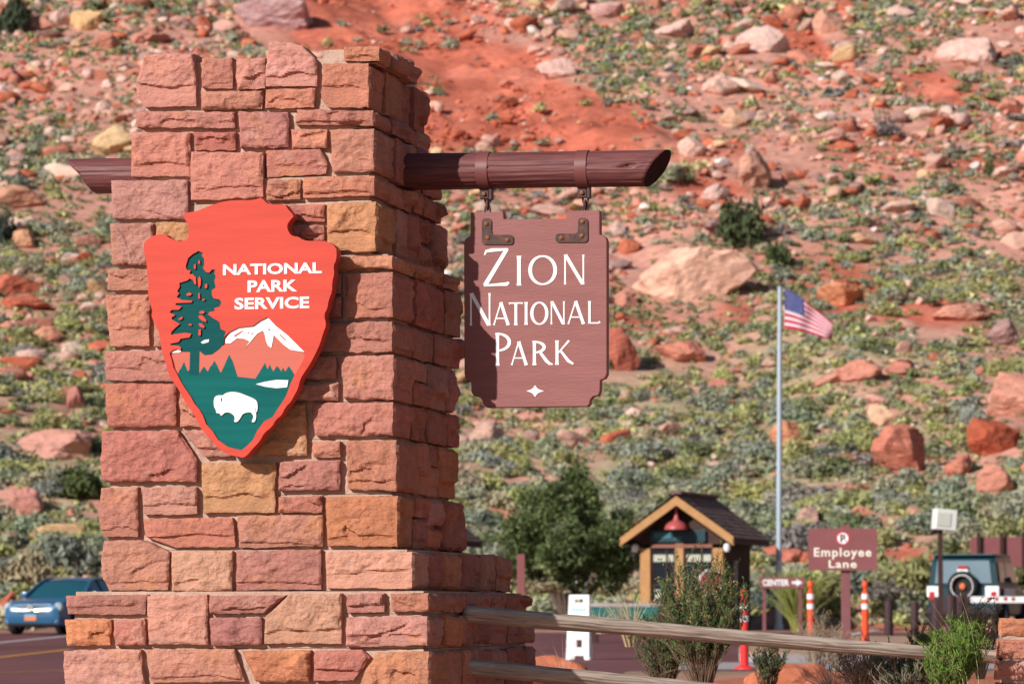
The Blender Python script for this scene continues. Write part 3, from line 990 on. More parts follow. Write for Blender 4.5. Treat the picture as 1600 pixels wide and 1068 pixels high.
# ------------------------------------------------------------------ the stone pillar
TH = math.radians(13.0)                      # turned so that its right face shows
A = Vector((math.cos(TH), -math.sin(TH), 0))  # along the front, to the right
Bk = Vector((math.sin(TH), math.cos(TH), 0))  # into the depth
Nf = -Bk                                      # front normal
P0 = at_depth(614, 500, 18.0); P0.z = 0.0     # front right corner line of the shaft


def fs(u, v, o=0.0):
    p = on_plane(u, v, P0 + Nf * o, Nf)
    return ((p - P0).dot(A), p.z)


def fpt(s, t, o=0.0):
    return P0 + A * s + Nf * o + Vector((0, 0, t))


pillar = empty('stone_pillar', fpt(-0.7, 0.0, -0.65), 'tall red sandstone pillar of rough blocks carrying the arrowhead emblem and the beam', 'pillar')
POFF = Vector(pillar.location)
SCOL = {'p': (0.475, 0.202, 0.150), 'd': (0.495, 0.235, 0.185), 'r': (0.445, 0.165, 0.122), 's': (0.505, 0.212, 0.138), 'o': (0.53, 0.258, 0.132),
        'v': (0.425, 0.182, 0.148), 't': (0.53, 0.275, 0.185), 'n': (0.54, 0.212, 0.115)}


def resample(pl, n):
    pl = np.array(pl, float)
    d = np.concatenate([[0], np.cumsum(np.linalg.norm(np.diff(pl, axis=0), axis=1))])
    if d[-1] == 0:
        return np.repeat(pl[:1], n, 0)
    q = np.linspace(0, d[-1], n)
    return np.stack([np.interp(q, d, pl[:, i]) for i in range(2)], -1)


def coons(poly, nu, nv, seed, j=0.0035):
    """grid inside a polygon of 4 or more points given clockwise from the top left"""
    P = np.array(poly, float)
    lo, hi = P.min(0), P.max(0)
    q = (P - lo) / (hi - lo + 1e-9)
    def near(cx, cy):
        return int(np.argmin(np.abs(q[:, 0] - cx) + np.abs(q[:, 1] - cy)))
    c = [near(0, 1), near(1, 1), near(1, 0), near(0, 0)]
    n = len(P)
    def run(a, b):
        r = [P[a]]; i = a
        while i != b:
            i = (i + 1) % n; r.append(P[i])
        return r
    top = resample(run(c[0], c[1]), nu); right = resample(run(c[1], c[2]), nv)
    bot = resample(run(c[2], c[3])[::-1] if True else 0, nu); left = resample(run(c[3], c[0])[::-1], nv)
    # ragged edges
    tq = np.linspace(0, 1, nu); tv = np.linspace(0, 1, nv)
    L_ = max(hi[0] - lo[0], 0.05)
    env_u = np.sin(np.pi * tq) ** 0.4; env_v = np.sin(np.pi * tv) ** 0.4
    top[:, 1] += (j * fbm(tq * L_ * 22, seed * 1.7, 0, seed, 3)) * env_u
    bot[:, 1] += (j * 1.3 * fbm(tq * L_ * 22, seed * 2.9, 0, seed + 1, 3)) * env_u
    Lh = hi[1] - lo[1]
    left[:, 0] += (j * 1.2 * fbm(tv * Lh * 22, seed * 3.3, 0, seed + 2, 3)) * env_v
    right[:, 0] += (j * 1.2 * fbm(tv * Lh * 22, seed * 4.1, 0, seed + 3, 3)) * env_v
    U, V = np.meshgrid(tq, tv)
    U = U[..., None]; V = V[..., None]
    G = ((1 - V) * top[None] + V * bot[None] + (1 - U) * left[:, None] + U * right[:, None]
         - ((1 - U) * (1 - V) * top[0] + U * (1 - V) * top[-1] + (1 - U) * V * bot[0] + U * V * bot[-1]))
    # round the corners a little
    return G                                   # rows go from top to bottom


def rockface(S, T, lo, hi, seed, amp):
    rs = np.random.RandomState(seed)
    w, h = hi[0] - lo[0], hi[1] - lo[1]
    x = S - lo[0]; y = T - lo[1]
    wx = x + 0.013 * fbm(x * 10, y * 10, 0, seed, 3); wy = y + 0.011 * fbm(x * 10, y * 10, 5.5, seed, 3)
    hgt = np.full(S.shape, amp * 1.0)
    for k in range(rs.randint(8, 13)):          # cleavage planes: the face is what is left under all of them
        a = rs.uniform(0, 6.28); g = rs.uniform(0.2, 0.85)
        cx, cy = rs.uniform(0.05, 0.95) * w, rs.uniform(0.1, 0.95) * h
        pl = amp * rs.uniform(0.55, 0.95) + g * (math.cos(a) * (wx - cx) + math.sin(a) * (wy - cy))
        hgt = np.minimum(hgt, pl)
    hgt = np.maximum(hgt, amp * (0.22 + 0.08 * fbm(x * 14, y * 14, 3, seed + 4, 3)))
    # chips broken out of the face: flat-floored, sharp along one side
    for k in range(rs.randint(0, 3)):
        cx, cy = rs.uniform(0.1, 0.9) * w, rs.uniform(0.05, 0.75) * h
        a = rs.normal() * 0.3 + math.pi / 2
        u_ = (wx - cx) * math.cos(a) + (wy - cy) * math.sin(a); v_ = -(wx - cx) * math.sin(a) + (wy - cy) * math.cos(a)
        L1 = rs.uniform(0.03, 0.10); L2 = rs.uniform(0.04, 0.12)
        u_ = u_ + 0.012 * fbm(x * 16, y * 16, 7, seed + 11, 3)
        inside = sstep(0.0, 0.006, -u_) * sstep(L2, L2 * 0.6, np.abs(v_)) * np.clip(1 + u_ / L1, 0, 1)
        hgt = hgt - inside * amp * rs.uniform(0.25, 0.6)
    if rs.uniform() < 0.5:                       # lower part breaks back under a crease
        y0 = h * rs.uniform(0.18, 0.45) + h * 0.10 * fbm(x / (w + 1e-6) * 1.6, 0.3, 0, seed + 5, 3)
        hgt = hgt - sstep(0.0, 0.009, y0 - y) * amp * rs.uniform(0.25, 0.5) - np.clip(y0 - y, 0, 0.2) * rs.uniform(0.05, 0.3)
    ridge = 1 - np.abs(fbm(x * 11, y * 14, 0, seed + 7, 4))
    hgt = hgt + 0.007 * (ridge - 0.6) + 0.0042 * fbm(x * 36, y * 44, 0, seed + 9, 3)
    return np.maximum(hgt, -0.002)


def stone(poly, col, seed, off=0.0, side=0.0, amp=None, cell=0.0068, depth=0.10, face='front', s_c=0.0, cellside=0.013):
    """one rough block. poly: clockwise from top left in (s, t) of the face;
    side > 0: a quoin that turns the corner at s_c and runs that far into the depth"""
    P = np.array(poly, float)
    lo, hi = P.min(0), P.max(0)
    w, h = hi - lo
    nu = int(np.clip(w / cell, 8, 72)); nv = int(np.clip(h / cell, 8, 48))
    rs = random.Random(seed)
    amp = amp if amp is not None else rs.uniform(0.036, 0.070)
    G = coons(P, nu, nv, seed)
    S, T = G[..., 0], G[..., 1]
    Hh = rockface(S, T, lo, hi, seed, amp)
    uu = np.linspace(0, 1, nu)[None, :] * np.ones((nv, 1)); vv = np.linspace(0, 1, nv)[:, None] * np.ones((1, nu))
    rough = 0.007 * fbm(S * 30, T * 30, 0, seed + 3, 2)
    el = uu * w + rough; er = (1 - uu) * w + rough; et = vv * h * 1.3 + rough; eb = (1 - vv) * h + rough
    if side > 0:
        er = er + 0.012
    e = np.clip(np.minimum(np.minimum(el, er), np.minimum(et, eb)), 0, None)
    fall = np.clip(e / 0.012, 0, 1) ** 0.5
    if side > 0:                               # keep the dressed arris near the corner line
        k = sstep(0.055, 0.0, (1 - uu) * w)
        Hh = Hh * (1 - k) + (0.010 + 0.004 * fbm(S * 3, T * 25, 0, seed + 8, 2)) * k
    pil = np.clip(np.minimum(np.minimum(el, er + (0.05 if side > 0 else 0)), np.minimum(et, eb)) / (0.2 * min(w, h) + 0.012), 0, 1) ** 0.7
    Hh = Hh * (0.55 + 0.45 * pil)
    Hh = -0.004 + (Hh + 0.004) * fall
    base = np.zeros((nv, nu, 3))
    Av = np.array(A); Bv = np.array(Bk); Nv = np.array(Nf); P0v = np.array(P0)
    if face == 'front':
        pos = P0v + S[..., None] * Av + (Hh + off)[..., None] * Nv
    else:                                      # right face: s runs into the depth from the corner s_c
        pos = P0v + (s_c + Hh)[..., None] * Av + S[..., None] * Bv + off * Nv
    pos[..., 2] = T
    rows = pos
    cols_total = nu
    if side > 0:
        ns = int(np.clip(side / cellside, 5, 24))
        q = np.linspace(0, 1, ns + 1)[1:]
        tcol = T[:, -1]; scol = S[:, -1]
        SS = q[None, :] * side * np.ones((nv, 1)); TT = tcol[:, None] * np.ones((1, ns))
        Hs_ = rockface(SS, TT, np.array([0, lo[1]]), np.array([side, hi[1]]), seed + 77, amp * 0.9)
        vs_ = vv[:, :1] * np.ones((1, ns))
        e2 = np.clip(np.minimum(np.minimum((1 - q[None, :]) * side + 0.0, vs_ * h), (1 - vs_) * h) + 0.005 * fbm(SS * 30, TT * 30, 2, seed, 2), 0, None)
        f2 = np.clip(e2 / 0.02, 0, 1) ** 0.55
        k2 = sstep(0.05, 0.0, SS)
        Hs_ = Hs_ * (1 - k2) + 0.010 * k2
        Hs_ = -0.014 + (Hs_ + 0.014) * f2
        # the front corner column sits at this height above the front face; start the side there
        p2 = P0v + (scol[:, None] + Hs_)[..., None] * Av + (SS - (Hh[:, -1:] + off) * (1 - q[None, :]) - off * q[None, :])[..., None] * Bv
        p2[..., 2] = TT
        rows = np.concatenate([pos, p2], axis=1)
        cols_total = nu + ns
    nvv, ntt = rows.shape[:2]
    V = rows.reshape(-1, 3)
    idx = np.arange(nvv * ntt).reshape(nvv, ntt)
    Q = np.stack([idx[:-1, :-1], idx[1:, :-1], idx[1:, 1:], idx[:-1, 1:]], -1).reshape(-1, 4)
    # sides that run back into the mortar
    ring = np.concatenate([idx[0, :], idx[1:, -1], idx[-1, -2::-1], idx[-2:0:-1, 0]])
    colid = np.tile(np.arange(ntt), nvv)
    back = V[ring].copy()
    inward_front = -Nv * depth; inward_side = -Av * depth
    for i, r_ in enumerate(ring):
        if face == 'side':
            back[i] += inward_side
        elif side > 0 and colid[r_] >= nu:
            back[i] += inward_side * 0.9
        elif side > 0 and colid[r_] > nu - 4:
            back[i] += (inward_front + inward_side) * 0.6
        else:
            back[i] += inward_front
    nb_ = len(V)
    V = np.concatenate([V, back])
    m = len(ring)
    bi = nb_ + np.arange(m)
    SQ = np.stack([ring, np.roll(ring, -1), np.roll(bi, -1), bi], -1)
    me = np_mesh('stone_block', V - np.array(POFF)[None], [Q, SQ], M_STONE)
    c = SCOL[col] if isinstance(col, str) else col
    rc = random.Random(seed * 3 + 1)
    kk = 1 + rc.uniform(-0.09, 0.09)
    return link('stone_block', me, pillar, tuple(x_ * kk * (1 + rc.uniform(-0.05, 0.05)) for x_ in c))


# front stones traced as places on the front face: colour, polygon in photograph pixels (clockwise from the top left), corner depth
FR = [
    ('d', [(226, 84), (303, 84), (306, 166), (226, 168), (214, 150), (213, 126)], 0, 1),
    ('p', [(315, 91), (362, 90), (363, 138), (315, 137)], 0, 0), ('d', [(369, 91), (414, 91), (414, 138), (370, 140)], 0, 0),
    ('p', [(315, 143), (410, 142), (409, 170), (314, 171)], 0, 0),
    ('d', [(420, 67), (455, 66), (474, 73), (495, 93), (495, 135), (415, 135), (417, 90)], 0, 0), ('s', [(415, 140), (493, 138), (491, 168), (414, 169)], 0, 0),
    ('s', [(504, 99), (576, 99), (576, 168), (511, 167), (502, 156)], .27, 0), ('s', [(537, 73), (593, 72), (593, 95), (537, 95)], .22, 0),
    ('p', [(211, 174), (366, 175), (366, 200), (213, 199)], 0, 1), ('v', [(373, 174), (450, 175), (450, 230), (375, 231)], 0, 0),
    ('p', [(464, 171), (584, 173), (584, 196), (462, 195)], .30, 0), ('s', [(454, 202), (511, 202), (510, 231), (456, 232)], 0, 0),
    ('p', [(206, 206), (297, 207), (296, 276), (205, 276)], 0, 1), ('r', [(302, 206), (368, 206), (368, 234), (304, 235)], 0, 0),
    ('p', [(298, 237), (411, 238), (411, 307), (345, 312), (298, 312)], 0, 0), ('p', [(416, 235), (500, 233), (511, 255), (509, 271), (417, 277)], 0, 0),
    ('p', [(516, 203), (585, 201), (585, 267), (519, 269)], .36, 0), ('p', [(417, 281), (469, 280), (469, 311), (416, 313)], 0, 0),
    ('s', [(475, 277), (585, 275), (585, 305), (474, 309)], .28, 0), ('d', [(173, 282), (293, 281), (293, 342), (176, 342)], 0, 1),
    ('d', [(172, 349), (239, 349), (239, 390), (230, 414), (175, 413)], 0, 1), ('o', [(244, 347), (330, 347), (330, 398), (244, 400)], 0, 0),
    ('p', [(335, 320), (447, 320), (447, 398), (335, 398)], 0, 0), ('r', [(452, 320), (507, 319), (507, 346), (452, 345)], 0, 0), ('p', [(452, 352), (506, 352), (505, 375), (452, 375)], 0, 0),
    ('o', [(511, 318), (588, 315), (587, 392), (511, 392)], .34, 0), ('p', [(452, 381), (500, 381), (494, 422), (452, 422)], 0, 0),
    ('s', [(502, 401), (614, 399), (614, 420), (502, 421)], .42, 0), ('p', [(170, 421), (232, 420), (250, 453), (168, 453)], 0, 1),
    ('p', [(165, 461), (234, 460), (233, 540), (172, 541)], 0, 1), ('d', [(240, 406), (340, 405), (340, 454), (256, 453)], 0, 0), ('p', [(240, 461), (330, 461), (330, 541), (240, 541)], 0, 0),
    ('p', [(540, 427), (614, 425), (614, 495), (541, 496)], .38, 0), ('p', [(450, 428), (533, 428), (533, 458), (450, 458)], 0, 0), ('r', [(450, 463), (533, 463), (533, 496), (450, 496)], 0, 0),
    ('p', [(505, 504), (613, 502), (613, 549), (500, 549)], .40, 0), ('p', [(420, 504), (498, 504), (494, 549), (420, 549)], 0, 0),
    ('p', [(163, 548), (300, 546), (300, 594), (165, 594)], 0, 1), ('p', [(420, 556), (525, 557), (525, 592), (420, 592)], 0, 0),
    ('p', [(532, 556), (615, 554), (615, 624), (536, 622)], .38, 0), ('d', [(425, 598), (528, 597), (528, 625), (425, 625)], 0, 0),
    ('r', [(163, 599), (275, 599), (275, 665), (168, 667)], 0, 1), ('p', [(281, 600), (345, 600), (345, 664), (281, 666)], 0, 0),
    ('p', [(487, 630), (614, 628), (614, 680), (492, 680)], .36, 0), ('o', [(418, 632), (477, 630), (479, 711), (400, 711)], 0, 0),
    ('d', [(284, 671), (350, 671), (360, 712), (318, 713)], 0, 0), ('r', [(159, 673), (278, 672), (307, 715), (307, 752), (163, 752), (157, 735)], 0, 1),
    ('v', [(487, 690), (531, 689), (531, 714), (490, 714)], 0, 0), ('s', [(541, 688), (619, 687), (620, 767), (543, 763)], .36, 0),
    ('o', [(315, 723), (430, 722), (429, 800), (317, 801)], 0, 0), ('v', [(436, 720), (531, 718), (530, 765), (436, 766)], 0, 0),
    ('p', [(158, 762), (215, 760), (215, 838), (161, 838), (154, 810)], 0, 1), ('d', [(221, 761), (306, 760), (308, 802), (224, 803)], 0, 0),
    ('r', [(435, 776), (503, 774), (503, 800), (435, 800)], 0, 0), ('n', [(509, 776), (621, 774), (622, 854), (511, 852)], .30, 0),
    ('r', [(224, 810), (362, 808), (367, 853), (275, 855), (226, 838)], 0, 0), ('p', [(371, 805), (504, 804), (504, 853), (373, 855)], 0, 0),
    ('p', [(162, 844), (222, 843), (265, 862), (262, 921), (170, 922), (157, 890)], 0, 1), ('t', [(268, 862), (363, 860), (363, 922), (268, 923)], 0, 0),
    ('v', [(369, 860), (502, 858), (502, 920), (369, 922)], 0, 0), ('t', [(509, 862), (644, 861), (644, 919), (510, 918)], .30, 2),
    ('v', [(103, 930), (230, 928), (226, 959), (106, 959)], 0, 3), ('n', [(101, 967), (173, 967), (172, 1007), (105, 1008)], 0, 3),
    ('p', [(178, 968), (225, 965), (228, 1007), (180, 1008)], 0, 2), ('d', [(230, 930), (323, 928), (325, 1007), (232, 1006)], 0, 2),
    ('v', [(328, 930), (447, 929), (412, 957), (328, 957)], 0, 2), ('v', [(328, 965), (408, 964), (408, 1006), (330, 1007)], 0, 2),
    ('t', [(415, 962), (452, 928), (533, 926), (533, 1005), (413, 1005)], 0, 2), ('v', [(542, 928), (600, 926), (600, 955), (543, 957)], 0, 2),
    ('s', [(611, 927), (670, 926), (670, 954), (613, 955)], .34, 2), ('d', [(542, 964), (668, 962), (668, 1008), (540, 1009)], .30, 2),
    ('d', [(100, 1016), (220, 1014), (226, 1080), (100, 1082)], 0, 3), ('p', [(228, 1014), (366, 1013), (382, 1064), (236, 1066)], 0, 2),
    ('n', [(378, 1016), (485, 1015), (483, 1064), (400, 1064)], 0, 2), ('r', [(492, 1016), (566, 1014), (578, 1026), (552, 1062), (490, 1063)], 0, 2),
    ('s', [(564, 1060), (590, 1018), (670, 1017), (670, 1085), (560, 1086)], .34, 2),
    # below the frame, down to the ground
    ('p', [(100, 1092), (300, 1092), (300, 1160), (100, 1160)], 0, 3), ('d', [(308, 1074), (552, 1074), (552, 1160), (308, 1160)], 0, 2), ('r', [(560, 1094), (670, 1094), (670, 1160), (560, 1160)], .4, 2),
    ('v', [(100, 1170), (240, 1170), (240, 1250), (100, 1250)], 0, 3), ('p', [(250, 1170), (470, 1170), (470, 1250), (250, 1250)], 0, 2), ('s', [(480, 1170), (670, 1170), (670, 1250), (480, 1250)], .3, 2),
    ('p', [(96, 1260), (370, 1260), (370, 1330), (96, 1330)], 0, 3), ('d', [(380, 1260), (674, 1260), (674, 1330), (380, 1330)], .5, 2),
]


def sec_off(v):
    return -0.02 if v < 275 else 0.0 if v < 855 else 0.03 if v < 923 else 0.06


sd = 1000
QUOIN = []
for (col, pl, side, flag) in FR:
    sd += 13
    vm = sum(p[1] for p in pl) / len(pl)
    o = sec_off(vm)
    q = [fs(p[0], p[1], o) for p in pl]
    if side > 0:
        sc_ = sum(sorted(p[0] for p in q)[-2:]) / 2
        q = [(sc_ if abs(p[0] - sc_) < 0.03 else p[0], p[1]) for p in q]
        QUOIN.append((max(p[1] for p in q), min(p[1] for p in q), sc_, side, o))
    stone(q, col, sd, o, side, depth=0.22 if flag in (1, 3) else 0.10)


# right face: courses between the quoins and the back corner (heights as read at the front corner)
def side_depth(sc_, o, z, u):
    lo_, hi_ = 0.0, 6.0
    for _ in range(40):
        m = (lo_ + hi_) / 2
        p = P0 + A * sc_ + Bk * (m - o); p = Vector((p.x, p.y, z))
        if project(p)[0] < u: lo_ = m
        else: hi_ = m
    return lo_


SIDE = [(72, 97, 593, 655), (99, 168, 576, 661), (171, 197, 584, 672), (201, 270, 585, 688), (275, 307, 585, 690), (315, 392, 588, 697), (399, 421, 614, 716),
        (425, 497, 614, 720), (502, 550, 613, 719), (554, 624, 615, 711), (628, 681, 614, 713), (687, 768, 619, 714), (774, 854, 621, 721),
        (861, 919, 644, 799), (926, 955, 670, 826), (961, 1008, 668, 832), (1017, 1086, 670, 834), (1094, 1160, 670, 834), (1170, 1250, 670, 834), (1260, 1330, 674, 836)]
SIDE_X = []
rr = random.Random(5)
for (v0, v1, uc, ux) in SIDE:
    vm = (v0 + v1) / 2
    o = sec_off(vm)
    s_c, zt = fs(uc, v0, o); _, zb = fs(uc, v1, o)
    D = side_depth(s_c, o, (zt + zb) / 2, ux)
    SIDE_X.append((zt, zb, s_c, o, D))
    qd = [x_ for x_ in QUOIN if x_[0] > zb + 0.01 and x_[1] < zt - 0.01]
    s = max([x_[3] for x_ in qd] + [0.0]) + 0.012
    while s < D - 0.05:
        wd = rr.uniform(0.16, 0.40)
        if D - (s + wd) < 0.14: wd = D - s
        last = s + wd >= D - 0.01
        rows_ = [(zt, zb)]
        if zt - zb > 0.17 and rr.random() < 0.45 and not last:
            zm = zb + (zt - zb) * rr.uniform(0.4, 0.6); rows_ = [(zt, zm + 0.006), (zm - 0.006, zb)]
        for (za, zc) in rows_:
            sd += 13
            sk = rr.uniform(-0.012, 0.012)
            poly = [(s + 0.006, za), (s + wd - 0.006, za + sk), (s + wd - 0.006, zc + sk * 0.5), (s + 0.006, zc)]
            stone(poly, rr.choice(['p', 'p', 'r', 'v', 's', 'd', 'p', 'n' if rr.random() < .3 else 'r']), sd, o, 0, amp=rr.uniform(0.035, 0.095) * (1.3 if last else 1), cell=0.014,
                  depth=0.16, face='side', s_c=s_c + rr.uniform(-0.012, 0.012))
        s += wd


# mortar core, stepped like the stones, with a rough face
def core(name, z0, z1, sl, sr, o, D, seed, inset=0.034):
    mb_v = []; mb_f = []
    n = 0
    c = 0.03
    P0v = np.array(P0); Av = np.array(A); Bv = np.array(Bk)
    def face(org, du, dv, nrm, lu, lv):
        nonlocal n
        a = max(2, int(lu / c)); b = max(2, int(lv / c))
        U_, V_ = np.meshgrid(np.linspace(0, lu, a), np.linspace(0, lv, b))
        ed = np.minimum(np.minimum(U_, lu - U_), np.minimum(V_, lv - V_))
        hh = 0.006 * fbm(U_ * 18, V_ * 18, 0, seed, 3) * np.clip(ed / 0.03, 0, 1)
        p = np.array(org)[None, None] + U_[..., None] * np.array(du) + V_[..., None] * np.array(dv) + hh[..., None] * np.array(nrm)
        mb_v.append(p.reshape(-1, 3))
        i = np.arange(a * b).reshape(b, a) + n
        mb_f.append(np.stack([i[:-1, :-1], i[:-1, 1:], i[1:, 1:], i[1:, :-1]], -1).reshape(-1, 4))
        n += a * b
    sl_, sr_ = sl + inset, sr - inset
    yo = -o + inset
    Dd = D - o - inset
    Z = np.array([0, 0, 1.0])
    f0 = P0v + Av * sl_ + Bv * yo + Z * z0
    wd = sr_ - sl_; dp = Dd - yo
    face(f0, Av, Z, -Bv, wd, z1 - z0)
    face(P0v + Av * sr_ + Bv * yo + Z * z0, Bv, Z, Av, dp, z1 - z0)
    face(P0v + Av * sl_ + Bv * Dd + Z * z0, -Bv, Z, -Av, dp, z1 - z0)
    face(P0v + Av * sr_ + Bv * Dd + Z * z0, -Av, Z, Bv, wd, z1 - z0)
    face(P0v + Av * sl_ + Bv * yo + Z * z1, Av, Bv, Z, wd, dp)
    me = np_mesh(name, np.concatenate(mb_v) - np.array(POFF)[None], [np.concatenate(mb_f)], M_MORTAR)
    return link(name, me, pillar)


def zpx(v, o=0.0): return fs(500, v, o)[1]
def spx(u, v, o=0.0): return fs(u, v, o)[0]


FRS = []
for (col, pl, side, flag) in FR:
    vm = sum(p[1] for p in pl) / len(pl)
    q = [fs(p[0], p[1], sec_off(vm)) for p in pl]
    FRS.append((max(p[1] for p in q), min(p[1] for p in q), min(p[0] for p in q), max(p[0] for p in q)))
for i, (zt, zb, s_c, o, D) in enumerate(SIDE_X):
    if i == 0:
        core('mortar_core', SIDE_X[1][0] + 0.004, zt - 0.004, spx(488, 85), s_c, o - 0.012, D, 40)
        continue
    top_ = zt + 0.036 if i == 1 else (SIDE_X[i - 1][1] + zt) / 2 - 0.001
    bot_ = (zb + SIDE_X[i + 1][0]) / 2 + 0.001 if i + 1 < len(SIDE_X) else -0.1
    zm = (zt + zb) / 2
    cand = sorted(f[2] for f in FRS if f[0] > zm - 0.03 and f[1] < zm + 0.03)
    left = max(c_ for c_ in cand if c_ < cand[0] + 0.14)
    core('mortar_core', bot_, top_, left + 0.004, s_c, o, D, 40 + i)
# rough mortar cap and the low back stones of the top course
for (u0, u1, dep, hgt, col) in [(322, 412, .24, .07, 'd'), (226, 320, .3, .05, 'p'), (500, 560, .42, .06, 'v')]:
    sd += 13
    s0, zt = fs(u0, 84, -0.02); s1, _ = fs(u1, 84, -0.02)
    stone([(s0, zt + 0.01), (s1, zt + 0.0), (s1, zt - hgt), (s0, zt - hgt)], col, sd, -0.02 - dep, 0, depth=0.2, cell=0.014)

# ------------------------------------------------------------------ arrowhead emblem
OUT = [(408, 308), (417, 318), (427, 319.5), (445, 318.6), (450, 327), (460, 337), (453, 344), (448, 352), (451, 363), (457, 369), (466, 369.5), (473, 375), (485, 376.5), (495, 375.5), (511, 376.5),
       (525.5, 386), (526, 399), (525, 407), (521, 415), (522.5, 427), (519, 440), (519, 455), (513, 470), (512, 480), (506, 492), (510, 507), (505, 520), (500, 537), (494, 550), (491, 556), (483.5, 570),
       (477, 579), (469, 592), (466, 606), (459, 619), (454, 628), (446.5, 635), (440, 648.5), (431, 655), (425, 666.5), (413, 675.5), (406, 689), (395, 700), (388, 709), (380, 715), (372, 712.6), (361, 711.5),
       (341, 701), (332, 689), (323, 680), (318, 673), (311.6, 666.5), (304, 648.5), (295, 635), (287, 624), (279, 608), (269, 594.6), (262, 581), (261, 572), (255.5, 558.6), (252, 543), (248.7, 520), (243, 507),
       (236, 493.5), (238, 486), (235, 475), (231, 460), (232.5, 440), (229, 425), (230, 417.5), (226, 400), (224.5, 387.5), (225, 377.5), (241, 366.5), (258, 365), (263, 371), (273, 375.5), (281, 377), (292, 374),
       (295, 366), (295, 357), (292, 347), (287, 340), (288, 332), (303, 331), (319, 325), (335, 318.5), (355, 313.5), (375, 312.6), (391, 313), (401, 311)]
BOT = [(477, 551), (473.4, 563), (464.4, 579), (459, 588), (453, 601), (447.6, 617), (440, 629.4), (433, 639.5), (426, 651), (413, 657.5), (401.5, 673), (395, 687), (384.7, 697), (377, 703), (356.6, 698), (341, 687),
       (332, 673), (322, 662), (317, 648.5), (311.6, 639.5), (304, 630.5), (298, 619), (289, 606), (282, 594.6), (277, 584.5), (271, 574), (268, 561), (265, 552)]
TREE = [(268, 548), (276, 545), (282, 547), (283, 543), (280, 540), (267, 539), (265.6, 537), (279, 534), (282.4, 529), (296, 527), (299, 521), (289, 519.5), (266.7, 522.7), (268, 518), (274.5, 511.5), (281, 506),
        (269, 499), (268, 496), (274, 492), (265, 488), (268, 484), (279, 484), (284, 479), (274, 476), (275, 473.5), (299, 472.5), (301, 469.5), (285, 468.5), (276, 464), (280, 458), (277, 455), (281, 447), (280, 442),
        (293, 438), (296, 435), (301, 437), (304, 444), (306.5, 444), (306, 433), (301, 428), (296, 428), (298, 422.5), (292, 421.5), (290, 416), (294, 403), (301, 397), (310, 392), (317, 395), (315, 399), (319, 404),
        (319, 413), (317, 419), (322, 425), (327, 426), (331, 421), (336, 421), (335, 428), (337, 431), (335, 439), (337, 449), (331, 453), (331, 461), (334, 466), (343, 468), (346, 472), (343, 479), (335, 481),
        (335, 486), (327, 487), (325, 491), (333, 497), (343, 503), (345, 514), (353, 518), (350, 526)]
TREEB = [(349, 536), (341, 545), (330, 553), (318, 554), (310.5, 547.4)]
MTOP = [(359, 518), (372, 511.5), (395, 509), (406, 501), (418, 495), (431, 509), (449, 523), (462, 536)]
MBOT = [(477, 550), (453, 546), (442, 538), (433, 529), (427, 523), (425, 534), (423, 543), (418, 539.5), (415, 533), (413, 523), (410.5, 516), (401.5, 520.5), (395, 528), (383.5, 542), (389, 533), (381, 529), (370, 528), (359, 536), (351.5, 536)]
HOLES = [[(309, 435), (312, 431), (314, 436), (313.5, 445), (311, 450), (309.5, 445)], [(309.5, 458), (312, 457.5), (312.5, 466), (310, 467)], [(291, 459), (296, 456.5), (300, 459), (297, 462), (292, 462)],
         [(311, 487), (316, 485), (320, 487), (318, 490), (312, 490)], [(310, 493), (316, 492), (322, 499), (322.5, 503), (317, 501.5), (311, 497)], [(310, 505), (315, 505), (320, 510), (318, 512.5), (312, 510)],
         [(310, 515), (314, 514), (313.5, 524), (310, 524)], [(294.5, 506), (299, 505.5), (300, 508.5), (295, 508.5)], [(278, 498.5), (285, 494), (285.5, 497.5), (281, 500)], [(309.5, 408), (312, 406), (313, 412), (310, 412)],
         [(303, 414), (305.5, 412), (306, 419.5), (303, 420)], [(320, 444), (324, 443), (323.5, 450), (320, 450)], [(316, 467), (320, 467), (319.5, 469.5), (316.5, 469.5)]]
HOLES = [h[::-1] for h in HOLES]
MEADOW = [(277, 584.5), (279, 578), (282.4, 574), (284, 570), (286.5, 565), (289, 572), (292.5, 580), (295, 577), (309.5, 575), (310.5, 583), (314, 577), (318, 572), (321, 577), (324, 580), (327, 573), (330, 570), (334, 563), (338, 570), (341, 577), (344, 582), (348, 574),
          (352, 565), (357, 553.5), (362, 563), (366, 575), (370, 588), (398, 591), (405, 580), (413, 566.5), (415, 572), (417, 577), (420.6, 569), (423, 575), (426, 580), (432, 571), (436, 576), (438.6, 580), (441, 574), (445, 580), (450, 571.5), (455, 578), (459, 585)]
MEADOW_LOW = BOT[3:24]
LAKE = [(399, 599.6), (413, 596), (431, 593), (450, 593.5), (448, 604.5), (431, 606), (413, 603.6)]
BISON = [(333.4, 626), (335, 619.5), (341, 616.8), (347.6, 617.5), (352, 613.7), (361, 611.5), (372, 612.6), (386, 618), (397, 622.7), (401.5, 627), (402.5, 637), (400.6, 644), (399.2, 643), (399.6, 634), (398, 640.7), (400.4, 648.5), (398, 659), (392.5, 659), (394, 655), (396, 651), (394, 646),
         (390, 643), (379, 645.5), (375.7, 652), (370.5, 659), (365, 658.6), (366.5, 655), (366, 649.7), (362, 646), (357, 643.5), (351, 644), (348, 647), (345, 649.5), (342.6, 645), (337.5, 645), (337, 640), (334, 635)]
EO = 0.135                                   # face of the emblem in front of the masonry


def e2(l): return [fs(p[0], p[1], EO) for p in l]
def ef(s, t, h): return fpt(s, t, EO + h) - EOFF


def ccw(l):
    a = sum(l[i][0] * l[(i + 1) % len(l)][1] - l[(i + 1) % len(l)][0] * l[i][1] for i in range(len(l)))
    return l if a > 0 else l[::-1]


